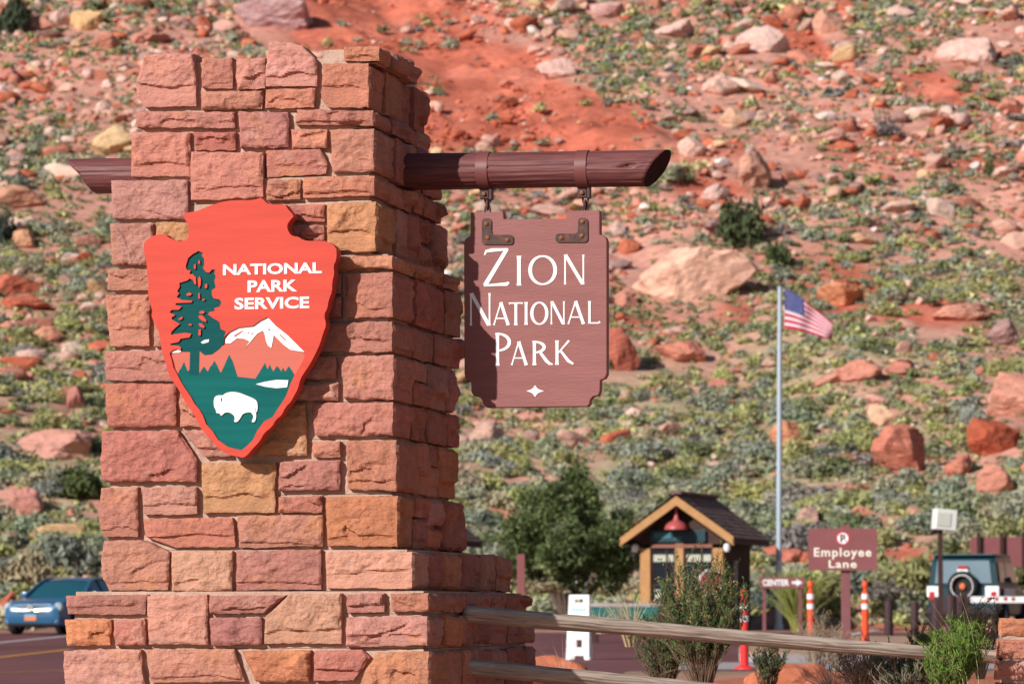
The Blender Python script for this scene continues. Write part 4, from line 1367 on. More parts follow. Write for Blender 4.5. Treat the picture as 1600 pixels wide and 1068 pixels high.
def smooth_loop(l, k=1):
    for _ in range(k):
        n = []
        for i in range(len(l)):
            p, q = l[i], l[(i + 1) % len(l)]
            n += [(p[0] * .75 + q[0] * .25, p[1] * .75 + q[1] * .25), (p[0] * .25 + q[0] * .75, p[1] * .25 + q[1] * .75)]
        l = n
    return l


emb = empty('arrowhead_emblem', fpt(*fs(375, 520, 0.05), 0.05), 'red arrowhead shaped emblem with white lettering, green pine and white bison on the pillar', 'emblem')
EOFF = Vector(emb.location)
outl = ccw(e2(smooth_loop(OUT)))
cut = ccw(e2(BOT + TREE + MTOP))
holes = [ccw(e2(h)) for h in HOLES]
mb = MB(); mb.prism([outl], ef, -0.075, -0.0135)
mb.build('backing_board', M_RED, emb)
mb = MB(); mb.prism([outl, cut[::-1]], ef, -0.0128, 0.0)
for h in holes: mb.prism([h], ef, -0.0128, 0.0)
fbo = mb.build('face_board', M_RED, emb)
bv = fbo.modifiers.new('bevel', 'BEVEL'); bv.width = 0.0045; bv.segments = 2; bv.limit_method = 'ANGLE'; bv.angle_limit = math.radians(55)
def layer(name, poly, m, h0, h1):
    mbl = MB(); mbl.prism([ccw(e2(poly))], ef, h0, h1); return mbl.build(name, m, emb)
layer('mountain_slope', smooth_loop([(477, 551)] + MBOT[1:] + [(349, 540)] + [(262, 548)] + BOT[::-1][:-1]), M_SALMON, -0.0131, -0.0105)
layer('pine_tree', [(268, 541)] + TREE[4:] + TREEB + [(309.5, 585), (295, 585), (296, 549), (283, 549)], M_DGREEN, -0.0131, -0.0085)
layer('meadow', MEADOW + MEADOW_LOW, M_GREEN, -0.0131, -0.0092)
layer('snowy_mountain', [(351.5, 530)] + MTOP + MBOT, M_WHITE, -0.0131, -0.0075)
layer('snow_patch', [(264.6, 551), (279, 545), (283, 547.5), (280, 550.5)], M_WHITE, -0.0131, -0.0068)
layer('snow_patch', [(313, 534.5), (318, 531), (326, 529.5), (325, 534), (316, 536.5)], M_WHITE, -0.0084, -0.0068)
layer('lake', LAKE, M_WHITE, -0.0092, -0.0055)
layer('bison', smooth_loop(BISON), M_WHITE, -0.0092, -0.0035)
eye = MB()
eye.prism([ccw(e2([(344.5, 623), (346, 620.5), (347, 625), (345.5, 627.5)]))], ef, -0.0034, -0.0028)
eye.prism([ccw(e2([(339.8, 630), (342, 629.6), (341.5, 631)]))], ef, -0.0034, -0.0028)
eye.build('bison_eye', M_DGREEN, emb)
sl = MB()
for p in [[(364, 524), (374, 518), (381, 515), (375, 520.5), (367, 526)], [(385, 521), (389.5, 517), (388, 521)], [(391, 522), (395.5, 518), (394, 522)], [(417, 514), (421, 513), (422, 517), (420, 516)],
          [(436, 519.5), (438.5, 523), (445, 529), (448, 534), (442, 529), (437, 524)], [(457, 535), (460, 537.5), (458.5, 538)]]:
    sl.prism([ccw(e2(p))], ef, -0.0074, -0.0066)
tag(sl.build('rock_streaks', M_SALMON, emb), kind='stuff')


# ------------------------------------------------------------------ lettering
def font_polys(text, bold=0.0, res=3, spc=1.0):
    cu = bpy.data.curves.new('t', 'FONT'); cu.body = text; cu.offset = bold; cu.space_character = spc; cu.resolution_u = res; cu.fill_mode = 'FRONT'
    o = bpy.data.objects.new('t', cu); COL.objects.link(o)
    dg = bpy.context.evaluated_depsgraph_get(); dg.update()
    me = o.evaluated_get(dg).to_mesh()
    vs = [(v.co.x, v.co.y) for v in me.vertices]; fsx = [tuple(p.vertices) for p in me.polygons]
    o.evaluated_get(dg).to_mesh_clear()
    COL.objects.unlink(o); bpy.data.objects.remove(o); bpy.data.curves.remove(cu)
    return vs, fsx


def font_text(name, text, box, f3, h0, h1, m, parent, bold=0.0, spc=1.0):
    """flat letters with a little thickness, fitted to a box (s0, t0, s1, t1)"""
    vs, fx_ = font_polys(text, bold, 3, spc)
    xs = [p[0] for p in vs]; ys_ = [p[1] for p in vs]
    x0, x1, y0, y1 = min(xs), max(xs), min(ys_), max(ys_)
    q = [(box[0] + (p[0] - x0) / (x1 - x0) * (box[2] - box[0]), box[1] + (p[1] - y0) / (y1 - y0) * (box[3] - box[1])) for p in vs]
    mbt = MB(); n = len(q)
    edges = {}
    for f in fx_:
        for i in range(len(f)):
            a, b = f[i], f[(i + 1) % len(f)]
            edges[(a, b)] = edges.get((a, b), 0) + 1
    sidef = [(a, n + a, n + b, b) for (a, b) in edges if (b, a) not in edges]
    mbt.add([f3(p[0], p[1], h1) for p in q] + [f3(p[0], p[1], h0) for p in q], list(fx_) + sidef)
    return mbt.build(name, m, parent)


def px_box(u0, v0, u1, v1, o=EO):
    a = fs(u0, v1, o); b = fs(u1, v0, o)
    return (a[0], a[1], b[0], b[1])


font_text('lettering', 'NATIONAL', px_box(348.5, 409.5, 503, 430), ef, -0.001, 0.0025, M_WHITE, emb, 0.030)
font_text('lettering', 'PARK', px_box(387, 436.5, 464.5, 456.5), ef, -0.001, 0.0025, M_WHITE, emb, 0.030)
font_text('lettering', 'SERVICE', px_box(366.5, 463, 483.5, 483.5), ef, -0.001, 0.0025, M_WHITE, emb, 0.030)

# ------------------------------------------------------------------ timber beam
BO = -0.60                                    # beam axis, behind the front face
def bs(u, v, o=BO): return fs(u, v, o)
bl_t = bs(105, 249); bl_b = bs(150, 302); br_t = bs(1045, 235); br_b = bs(1010, 291)
sL, sR = bl_t[0], br_t[0]
beam = empty('timber_beam', fpt(0.3, (br_t[1] + br_b[1]) / 2, BO), 'round brown stained timber beam with slanted ends run through the pillar', 'beam')
BOFF = Vector(beam.location)
NA, NL = 80, 150
ang = np.linspace(0, 2 * np.pi, NA, endpoint=False)
V = []
RB = 0.0875
zc0, zc1 = (bl_t[1] + bl_b[1]) / 2, (br_t[1] + br_b[1]) / 2
for i in range(NL):
    q = i / (NL - 1)
    for a in ang:
        cz = math.sin(a); cd = math.cos(a)                # cd>0: towards the camera
        s0 = sL + (bl_b[0] - sL) * (0.5 - 0.5 * cz) + 0.02 * (1 - abs(cz)) * cd
        s1 = sR + (br_b[0] - sR) * (0.5 - 0.5 * cz) - 0.02 * cd
        s = s0 + (s1 - s0) * q
        r = RB * (1 + 0.012 * math.sin(s * 3.1 + 2 * a))
        V.append((s, r * cz, r * cd))
V = np.array(V)
ai = np.tile(ang, NL)
# flats, long check and a knot scar
d = 0.0022 * fbm(V[:, 0] * 3, ai * 7, 0, 4, 3)
crack = 0.10 + 0.05 * vnoise(V[:, 0] * 2.5, 0 * ai, 0, 8)
d -= 0.011 * np.exp(-((np.sin((ai - crack) / 2) * 2) / 0.045) ** 2) * (0.6 + 0.4 * vnoise(V[:, 0] * 5, 0 * ai, 0, 12))
sk, _ = bs(982, 270)
kd = ((V[:, 0] - sk - 0.05 * (ai - 0.02)) / 0.055) ** 2 + (np.sin((ai - 0.02 - (V[:, 0] - sk) * 2.2) / 2) * 2 / 0.12) ** 2
d = np.where(np.abs(ai - np.pi) < 1.5, d, d - 0.018 * np.exp(-kd ** 2) + 0.006 * np.exp(-(kd - 1.6) ** 2 * 2))
rn = np.sqrt(V[:, 1] ** 2 + V[:, 2] ** 2)
V[:, 1] *= 1 + d / rn; V[:, 2] *= 1 + d / rn
q = (V[:, 0] - sL) / (sR - sL)
zc = zc0 + (zc1 - zc0) * q
Av, Nv = np.array(A), np.array(Nf)
# local frame: x along the beam so that the grain runs with it
W3 = np.stack([V[:, 0] - 0.3, -V[:, 2], V[:, 1] + zc - (zc0 + zc1) / 2 + (zc0 + zc1) / 2 - zc1 + 0 * zc + (zc1 - (br_t[1] + br_b[1]) / 2)], -1)
ii = np.arange(NL * NA).reshape(NL, NA)
Q = np.stack([ii[:-1], np.roll(ii[:-1], -1, 1), np.roll(ii[1:], -1, 1), ii[1:]], -1).reshape(-1, 4)
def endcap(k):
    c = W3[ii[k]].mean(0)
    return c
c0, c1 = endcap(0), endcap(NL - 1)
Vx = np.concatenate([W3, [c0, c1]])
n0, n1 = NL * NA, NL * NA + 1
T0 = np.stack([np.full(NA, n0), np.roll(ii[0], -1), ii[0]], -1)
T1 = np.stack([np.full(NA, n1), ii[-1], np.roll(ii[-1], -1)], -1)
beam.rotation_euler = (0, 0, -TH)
log = link('log', np_mesh('log', Vx, [Q, T0, T1], [M_BROWN, mat('end_grain_painted_shade', (0.040, 0.016, 0.017), 0.9, 0.3, 25, 0.4, 60, spec=0.1)], [0] * len(Q) + [1] * (2 * NA), smooth=False), beam)  # end cuts: shade of the slanted faces put into a darker end-grain colour
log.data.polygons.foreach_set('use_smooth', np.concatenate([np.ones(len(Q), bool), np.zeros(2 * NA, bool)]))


def beam_center(s):
    k = (s - sL) / (sR - sL)
    return Vector((s - 0.3, 0, zc0 + (zc1 - zc0) * k - (br_t[1] + br_b[1]) / 2))


for (u0, u1, uh) in [(749, 767, 760), (903, 921, 913)]:
    sa = bs(u0, 262)[0]; sb = bs(u1, 262)[0]; sh = bs(uh, 300)[0]
    c = beam_center((sa + sb) / 2); hw = (sb - sa) / 2
    mb = MB()
    mb.lathe(c, [(RB - .002, -hw), (RB + .005, -hw), (RB + .005, hw), (RB - .002, hw)], 56, axis=(1, 0, 0))
    mb.build('steel_band', M_BAND, beam, smooth=True)
    mb = MB()
    cc = beam_center(sh)
    mb.box(cc + Vector((-0.008, 0, -RB - 0.026)), (0.045, 0.035, 0.05), bev=0.004)
    mb.box(cc + Vector((0.024, 0, -RB - 0.024)), (0.012, 0.05, 0.06))
    h = mb.build('band_clevis', M_IRON, beam)
    mb = MB(); mb.lathe(cc + Vector((-0.008, -0.018, -RB - 0.028)), [(0.0, -.012), (.009, -.01), (.012, -.003), (.012, .004), (0, .005)], 10, axis=(0, 1, 0))
    mb.build('bolt', M_BOLT, h)

# ------------------------------------------------------------------ hanging sign
ZO = BO + 0.02
ZS = 250.0 / 809.0
def zpt(cx, cy): return fs(710 + cx * ZS, 320 + cy * ZS, ZO)
hang = empty('hanging_sign', fpt(*zpt(408, 40), ZO), 'brown hanging sign board with white lettering Zion National Park', 'sign')
ZOFF = Vector(hang.location)
hang.rotation_euler = (0, 0, -TH)
def zf(s, t, h):
    p = fpt(s, t, ZO + h) - ZOFF
    return Vector((p.dot(A), p.dot(Bk), p.z))
def arc(c, r, a0, a1, n=6): return [(c[0] + r * math.cos(math.radians(a0 + (a1 - a0) * i / n)), c[1] - r * math.sin(math.radians(a0 + (a1 - a0) * i / n))) for i in range(n + 1)]
SO = [(82, 38), (248, 36), (250, 72), (565, 70), (566, 30), (735, 27), (735, 150)] + [(750, 154), (765, 164), (771, 182)] + [(771, 855)] + \
     [(760, 876), (738, 884), (736, 940), (728, 962), (700, 968), (686, 985), (684, 1005), (672, 1018)] + \
     [(165, 1024), (146, 1008), (140, 985), (128, 972), (100, 966), (86, 948), (84, 898), (74, 884), (54, 872), (50, 850)] + [(48, 195), (54, 174), (68, 162), (81, 158)]
BTH = 0.055
mb = MB(); mb.prism([ccw([zpt(*p) for p in SO])], zf, -BTH, 0.0)
bo = mb.build('board', M_SIGNBROWN, hang)
bv = bo.modifiers.new('bevel', 'BEVEL'); bv.width = 0.004; bv.segments = 2; bv.limit_method = 'ANGLE'; bv.angle_limit = math.radians(50)


def stroke(mbx, pts, ws, lift, cap0=0.0, cap1=0.0):
    """thick stroke through points in sign pixels; ws = width at each point"""
    P = [Vector(p) for p in pts]
    n = len(P); L_ = []; R_ = []
    for i in range(n):
        t = (P[min(i + 1, n - 1)] - P[max(i - 1, 0)]).normalized()
        nn = Vector((-t.y, t.x)) * ws[i] / 2
        e = Vector((0, 0))
        if i == 0: e = -t * cap0
        if i == n - 1: e = t * cap1
        L_.append(P[i] + nn + e); R_.append(P[i] - nn + e)
    b = len(mbx.v)
    for h in (lift, -0.001):
        for p in L_ + R_:
            s_, t_ = zpt(p.x, p.y); mbx.v.append(tuple(zf(s_, t_, h)))
    for i in range(n - 1):
        mbx.f.append((b + i, b + i + 1, b + n + i + 1, b + n + i)); mbx.m.append(0)
        for (q0, q1) in ((i, i + 1), (n + i + 1, n + i)):
            mbx.f.append((b + q0, b + 2 * n + q0, b + 2 * n + q1, b + q1)); mbx.m.append(0)


def letter(ch, x0, x1, y0, y1, k=1.0):
    """incised roman capitals: thick and thin strokes with flared ends"""
    S_ = []
    w = x1 - x0; h = y1 - y0; T_ = 18 * k; t_ = 8 * k
    def line(a, b, wa, fl=1.35):
        m = ((a[0] + b[0]) / 2, (a[1] + b[1]) / 2)
        S_.append(([a, (a[0] * .88 + b[0] * .12, a[1] * .88 + b[1] * .12), m, (a[0] * .12 + b[0] * .88, a[1] * .12 + b[1] * .88), b], [wa * fl, wa * 1.03, wa, wa * 1.03, wa * fl]))
    def curve(cx, cy, rx, ry, a0, a1, wt, wn, n=22):
        pts = []; ws = []
        for i in range(n + 1):
            a = math.radians(a0 + (a1 - a0) * i / n)
            pts.append((cx + rx * math.cos(a), cy - ry * math.sin(a))); ws.append(wn + (wt - wn) * abs(math.cos(a)) ** 1.2)
        S_.append((pts, ws))
    if ch == 'I': line((x0 + w / 2, y0), (x0 + w / 2, y1), T_)
    elif ch == 'O': curve(x0 + w / 2, y0 + h / 2, w / 2 - T_ / 2, h / 2 - t_ / 2, 0, 360, T_, t_, 40)
    elif ch == 'N':
        line((x0 + t_ / 2, y0), (x0 + t_ / 2, y1), t_, 1.5); line((x1 - t_ / 2, y0), (x1 - t_ / 2, y1), t_, 1.5)
        S_.append(([(x0 + t_ * .8, y0 + 1), (x1 - t_ * .9, y1 - 2)], [T_, T_]))
    elif ch == 'A':
        line((x0 + w * .46, y0 + 2), (x0 + t_ * .6, y1), t_, 1.4); line((x0 + w * .46, y0), (x1 - T_ * .5, y1), T_, 1.15)
        S_.append(([(x0 + w * .2, y0 + h * .7), (x0 + w * .74, y0 + h * .7)], [t_ * .9, t_ * .9]))
    elif ch == 'T':
        line((x0 + w / 2, y0 + 2), (x0 + w / 2, y1), T_ * .85); S_.append(([(x0, y0 + 8 * k), (x0 + 8 * k, y0 + 5 * k), (x1 - 8 * k, y0 + 4 * k), (x1, y0 + 7 * k)], [t_ * 1.7, t_, t_, t_ * 1.6]))
    elif ch == 'L':
        line((x0 + T_ / 2, y0), (x0 + T_ / 2, y1), T_ * .75); S_.append(([(x0 + 2, y1 - t_ / 2), (x1 - 10 * k, y1 - t_ / 2), (x1, y1 - 12 * k)], [t_, t_ * 1.1, t_ * 1.8]))
    elif ch in 'PR':
        line((x0 + T_ * .45, y0), (x0 + T_ * .45, y1), T_ * .9)
        bh = h * (.56 if ch == 'P' else .5)
        cx = x0 + T_ * .45
        curve(cx, y0 + bh / 2 + 1, w * (.93 if ch == 'P' else .66) - T_, bh / 2 - t_ / 2, 90, -90, T_ * .95, t_)
        if ch == 'R': S_.append(([(cx + w * .30, y0 + bh - 2), (x0 + w * .68, y0 + h * .82), (x0 + w * .84, y1 - 8 * k), (x1, y1 - 5 * k)], [T_ * .8, T_ * .95, T_ * .8, t_ * .7]))
    elif ch == 'K':
        line((x0 + T_ * .45, y0), (x0 + T_ * .45, y1), T_ * .9)
        S_.append(([(x0 + T_ * .8, y0 + h * .52), (x0 + w * .76, y0)], [t_ * .8, t_ * 1.5])); S_.append(([(x0 + w * .28, y0 + h * .42), (x0 + w * .72, y0 + h * .84), (x1, y1 - 5 * k)], [T_ * .7, T_ * .95, T_ * .6]))
    elif ch == 'Z':
        S_.append(([(x0 + 6, y0 + 34 * k), (x0 + 14 * k, y0 + 16 * k), (x0 + w * .35, y0 + 10 * k), (x1 - 4, y0 + 6 * k)], [6 * k, 13 * k, 17 * k, 9 * k]))
        S_.append(([(x1 - 9 * k, y0 + 4), (x0 + 9 * k, y1 - 6)], [T_ * 1.0, T_ * 1.15]))
        S_.append(([(x0 + 3, y1 - 4 * k), (x0 + w * .6, y1 - 9 * k), (x1 - 10 * k, y1 - 11 * k), (x1, y1 - 20 * k)], [8 * k, 13 * k, 18 * k, 10 * k]))
    return S_


WORDS = [[('Z', 146, 276, 218, 412, 1.05), ('I', 315, 339, 258, 408, 1), ('O', 374, 520, 255, 405, 1.05), ('N', 556, 656, 252, 402, .95)],
         [('N', 80, 182, 446, 610, 1), ('A', 196, 281, 492, 608, .85), ('T', 276, 346, 492, 608, .9), ('I', 356, 370, 491, 606, .75), ('O', 384, 476, 490, 606, .9), ('N', 488, 557, 487, 604, .8), ('A', 572, 661, 486, 602, .85), ('L', 676, 736, 486, 600, .85)],
         [('P', 210, 294, 646, 812, 1), ('A', 286, 372, 690, 810, .85), ('R', 397, 498, 687, 810, .95), ('K', 512, 602, 685, 808, .9)]]
for w_ in WORDS:
    mb = MB(); k_ = 0
    for (ch, a, b, c, d_, kk) in w_:
        for (pts, ws) in letter(ch, a, b, c, d_, kk):
            k_ += 1
            stroke(mb, pts, ws, 0.0016 + 0.00022 * (k_ % 6))
    mb.build('lettering', M_WHITE, hang)
dm = []
for (ax, ay, bx, by) in [(364, 940, 408, 911), (408, 911, 453, 940), (453, 940, 408, 970), (408, 970, 364, 940)]:
    for i in range(5):
        q = i / 5; mx_, my_ = ax + (bx - ax) * q, ay + (by - ay) * q
        pull = 0.30 * 4 * q * (1 - q)
        dm.append((mx_ + (408 - mx_) * pull, my_ + (940 - my_) * pull))
mb = MB(); mb.prism([ccw([zpt(*p) for p in dm])], zf, -0.001, 0.002); mb.build('diamond_mark', M_WHITE, hang)


def rounded_L(pts, r=12):
    out = []
    n = len(pts)
    for i in range(n):
        p = Vector(pts[i]); a = Vector(pts[i - 1]); b = Vector(pts[(i + 1) % n])
        d0 = (a - p).normalized() * r; d1 = (b - p).normalized() * r
        for k in range(5):
            q = k / 4
            out.append(tuple((p + d0) * (1 - q) ** 2 + p * 2 * q * (1 - q) + (p + d1) * q ** 2))
    return out


for (pts, bolts) in [([(140, 68), (189, 68), (189, 152), (300, 152), (300, 202), (140, 202)], [(163, 96), (170, 168), (270, 178)]),
                     ([(626, 66), (676, 66), (676, 190), (512, 190), (512, 146), (626, 146)], [(649, 86), (646, 157), (541, 168)])]:
    mb = MB(); mb.prism([ccw([zpt(*p) for p in rounded_L(pts, 20)])], zf, -0.001, 0.007)
    br = mb.build('corner_bracket', M_IRON, hang)
    for b in bolts:
        mb = MB(); s_, t_ = zpt(*b)
        mb.lathe(zf(s_, t_, 0.006), [(0.0115, 0), (0.011, .004), (0.007, .008), (0, .0095)], 12, axis=(0, -1, 0))
        mb.build('bolt', M_BOLT, br, smooth=True)
# chain links up to the clevises on the beam
for (uh, sx) in [(760, 760.5), (913, 912.5)]:
    s0, t0 = fs(uh, 308, ZO); s1, t1 = fs(sx, 331, ZO)
    def lk(v, ry, rz, ax):
        s_, t_ = fs(uh, v, ZO); mb = MB()
        mb.ring(zf(s_, t_, -BTH / 2 + 0.006), ax, 0.016, 0.0055, 18, 7, sx=1.0)
        return mb
    for (v0, v1, ax) in [(303, 318, (0, 1, 0)), (312, 327, (1, 0, 0)), (319, 339, (0, 1, 0))]:
        mb = MB()
        _, ta = fs(uh, v0, ZO); s_, tb = fs(uh, v1, ZO)
        pts = []
        hw = 0.013 if ax == (0, 1, 0) else 0.012
        hh = (ta - tb) / 2
        for i in range(21):
            a = 2 * math.pi * i / 20
            off = Vector((hw * math.cos(a), 0, hh * math.sin(a))) if ax == (0, 1, 0) else Vector((0, hw * math.cos(a), hh * math.sin(a)))
            pts.append(zf(s_, (ta + tb) / 2, -BTH / 2) + off)
        mb.tube(pts, 0.0052, 7, cap=False)
        mb.build('chain_link', M_IRON, hang, smooth=True)

# ------------------------------------------------------------------ rail fence and the end pillar
def post_base(u, d, dz=0.0):
    """ground point under picture column u at distance d"""
    x = (u - 800) / FPX * d
    return Vector((x, d, Hs(x, d) + dz))


RD1 = 19.6
a0 = at_depth(722, 958, 18.62); a1 = at_depth(1572, 1025, RD1)
b0 = at_depth(722, 1041, 18.62); b1 = at_depth(1572, 1116, RD1)
for (p, q, lab) in [(a0, a1, 'upper weathered grey log rail running from the pillar to the low stone pier'), (b0, b1, 'lower weathered grey log rail leaving the pillar near the bottom of the picture')]:
    d = (q - p); Ln = d.length
    NA, NL = 22, 90
    V = []
    for i in range(NL):
        for k in range(NA):
            a = 2 * math.pi * k / NA
            r = (0.0405 - 0.007 * i / NL) * (1 + 0.05 * math.sin(i * .21 + 1.3) * math.cos(a))
            V.append((Ln * i / (NL - 1), r * math.cos(a), r * 1.02 * math.sin(a)))
    V = np.array(V); aa = np.tile(np.arange(NA) / NA * 6.2832, NL)
    dd = 0.003 * fbm(V[:, 0] * 4, np.sin(aa) * 2, np.cos(aa) * 2, 6, 3) - 0.006 * np.clip(fbm(V[:, 0] * 0.7, np.sin(aa) * 4, np.cos(aa) * 4, 16, 2) - 0.35, 0, 1)
    rn = np.sqrt(V[:, 1] ** 2 + V[:, 2] ** 2); V[:, 1] *= 1 + dd / rn; V[:, 2] *= 1 + dd / rn
    V[:, 2] += -0.012 * np.sin(np.pi * V[:, 0] / Ln) + 0.006 * np.sin(V[:, 0] * 1.7)
    ii = np.arange(NL * NA).reshape(NL, NA)
    Q = np.stack([ii[:-1], np.roll(ii[:-1], -1, 1), np.roll(ii[1:], -1, 1), ii[1:]], -1).reshape(-1, 4)
    cp = [np.array([[0, *(0, 0)]])]
    n0 = len(V); V = np.concatenate([V, [[0, 0, 0], [Ln, 0, 0]]])
    T0 = np.stack([np.full(NA, n0), np.roll(ii[0], -1), ii[0]], -1); T1 = np.stack([np.full(NA, n0 + 1), ii[-1], np.roll(ii[-1], -1)], -1)
    o = link('fence_rail', np_mesh('fence_rail', V, [Q, T0, T1], M_GREYWOOD, smooth=True))
    o.location = p
    o.rotation_euler = d.to_track_quat('X', 'Z').to_euler()
    tag(o, lab, 'fence rail', 'log rails of the fence')

# end pier at the right edge
PC = at_depth(1562, 1000, RD1 - 0.22)
pierA = Vector((math.cos(math.radians(6)), -math.sin(math.radians(6)), 0))
pier = empty('stone_pier', PC + pierA * 0.35 + Vector((0, 0.3, 0)) - Vector((0, 0, PC.z - Hs(PC.x, PC.y))), 'low red sandstone pier at the right picture edge where the log rail ends', 'pillar')
save = (A, Bk, Nf, P0, POFF, pillar)
A = pierA; Bk = Vector((math.sin(math.radians(6)), math.cos(math.radians(6)), 0)); Nf = -Bk
P0 = Vector((PC.x, PC.y, 0)) + A * 0.75; POFF = Vector(pier.location); pillar = pier
PO = P0.copy()
rowsP = [(965, 993, [(1562, 1640, 'n'), (1645, 1760, 'p')]), (998, 1028, [(1558, 1612, 's'), (1617, 1690, 'd'), (1695, 1765, 'p')]), (1031, 1062, [(1555, 1632, 'd'), (1637, 1765, 'r')]),
         (1066, 1100, [(1556, 1600, 'p'), (1605, 1765, 's')]), (1104, 1150, [(1554, 1660, 'r'), (1665, 1765, 'p')])]
for (v0, v1, cells) in rowsP:
    for (u0, u1, c) in cells:
        sd += 13
        pts = [fs(u0, v0), fs(u1, v0 + 1), fs(u1, v1), fs(u0 - 1, v1 - 1)]
        stone(pts, c, sd, 0, 0, amp=0.03, depth=0.2, cell=0.011)
mb = MB()
zt = fs(1600, 968)[1]; zb = -0.1
c = P0 - A * 0.375 + Bk * 0.36
ctr = Vector((c.x, c.y, (zt + zb) / 2)) - POFF
mb.box(ctr, (0.72, 0.70, zt - zb), rz=-math.radians(6))
mb.build('mortar_core', M_MORTAR, pier)
A, Bk, Nf, P0, POFF, pillar = save

# ------------------------------------------------------------------ entrance kiosk
M_KBROWN = mat('dark_brown_siding', (0.050, 0.022, 0.018), 0.75, 0.2, 6, 0.2, 30)
M_KTAN = mat('honey_stained_timber', (0.40, 0.205, 0.078), 0.6, 0.12, 4, 0.15, 30)
M_KTRIM = mat('reddish_trim', (0.22, 0.085, 0.06), 0.6, 0.1, 6)
M_SHINGLE = mat('brown_shingle', (0.165, 0.100, 0.088), 0.9, 0.3, 3, 0.5, 20, objcol=False)
M_GLASS = mat('dark_window_glass', (0.010, 0.013, 0.022), 0.25, 0, spec=0.15)
M_BLIND = mat('pale_blind', (0.42, 0.43, 0.36), 0.8, 0.05, 10)
M_LAMPRED = mat('red_enamel_lamp', (0.38, 0.075, 0.075), 0.4, 0.05, 5)
M_TEALSIGN = mat('dark_teal_sign_panel', (0.005, 0.035, 0.050), 0.45, 0.05, 5)
M_TEALTXT = mat('faded_teal_print', (0.03, 0.13, 0.16), 0.5, 0.05, 5)
M_GLOBE = mat('white_globe', (0.75, 0.76, 0.78), 0.3, 0, spec=0.5)
M_STEEL = mat('galvanised_steel', (0.34, 0.37, 0.40), 0.45, 0.1, 6, metal=0.4)


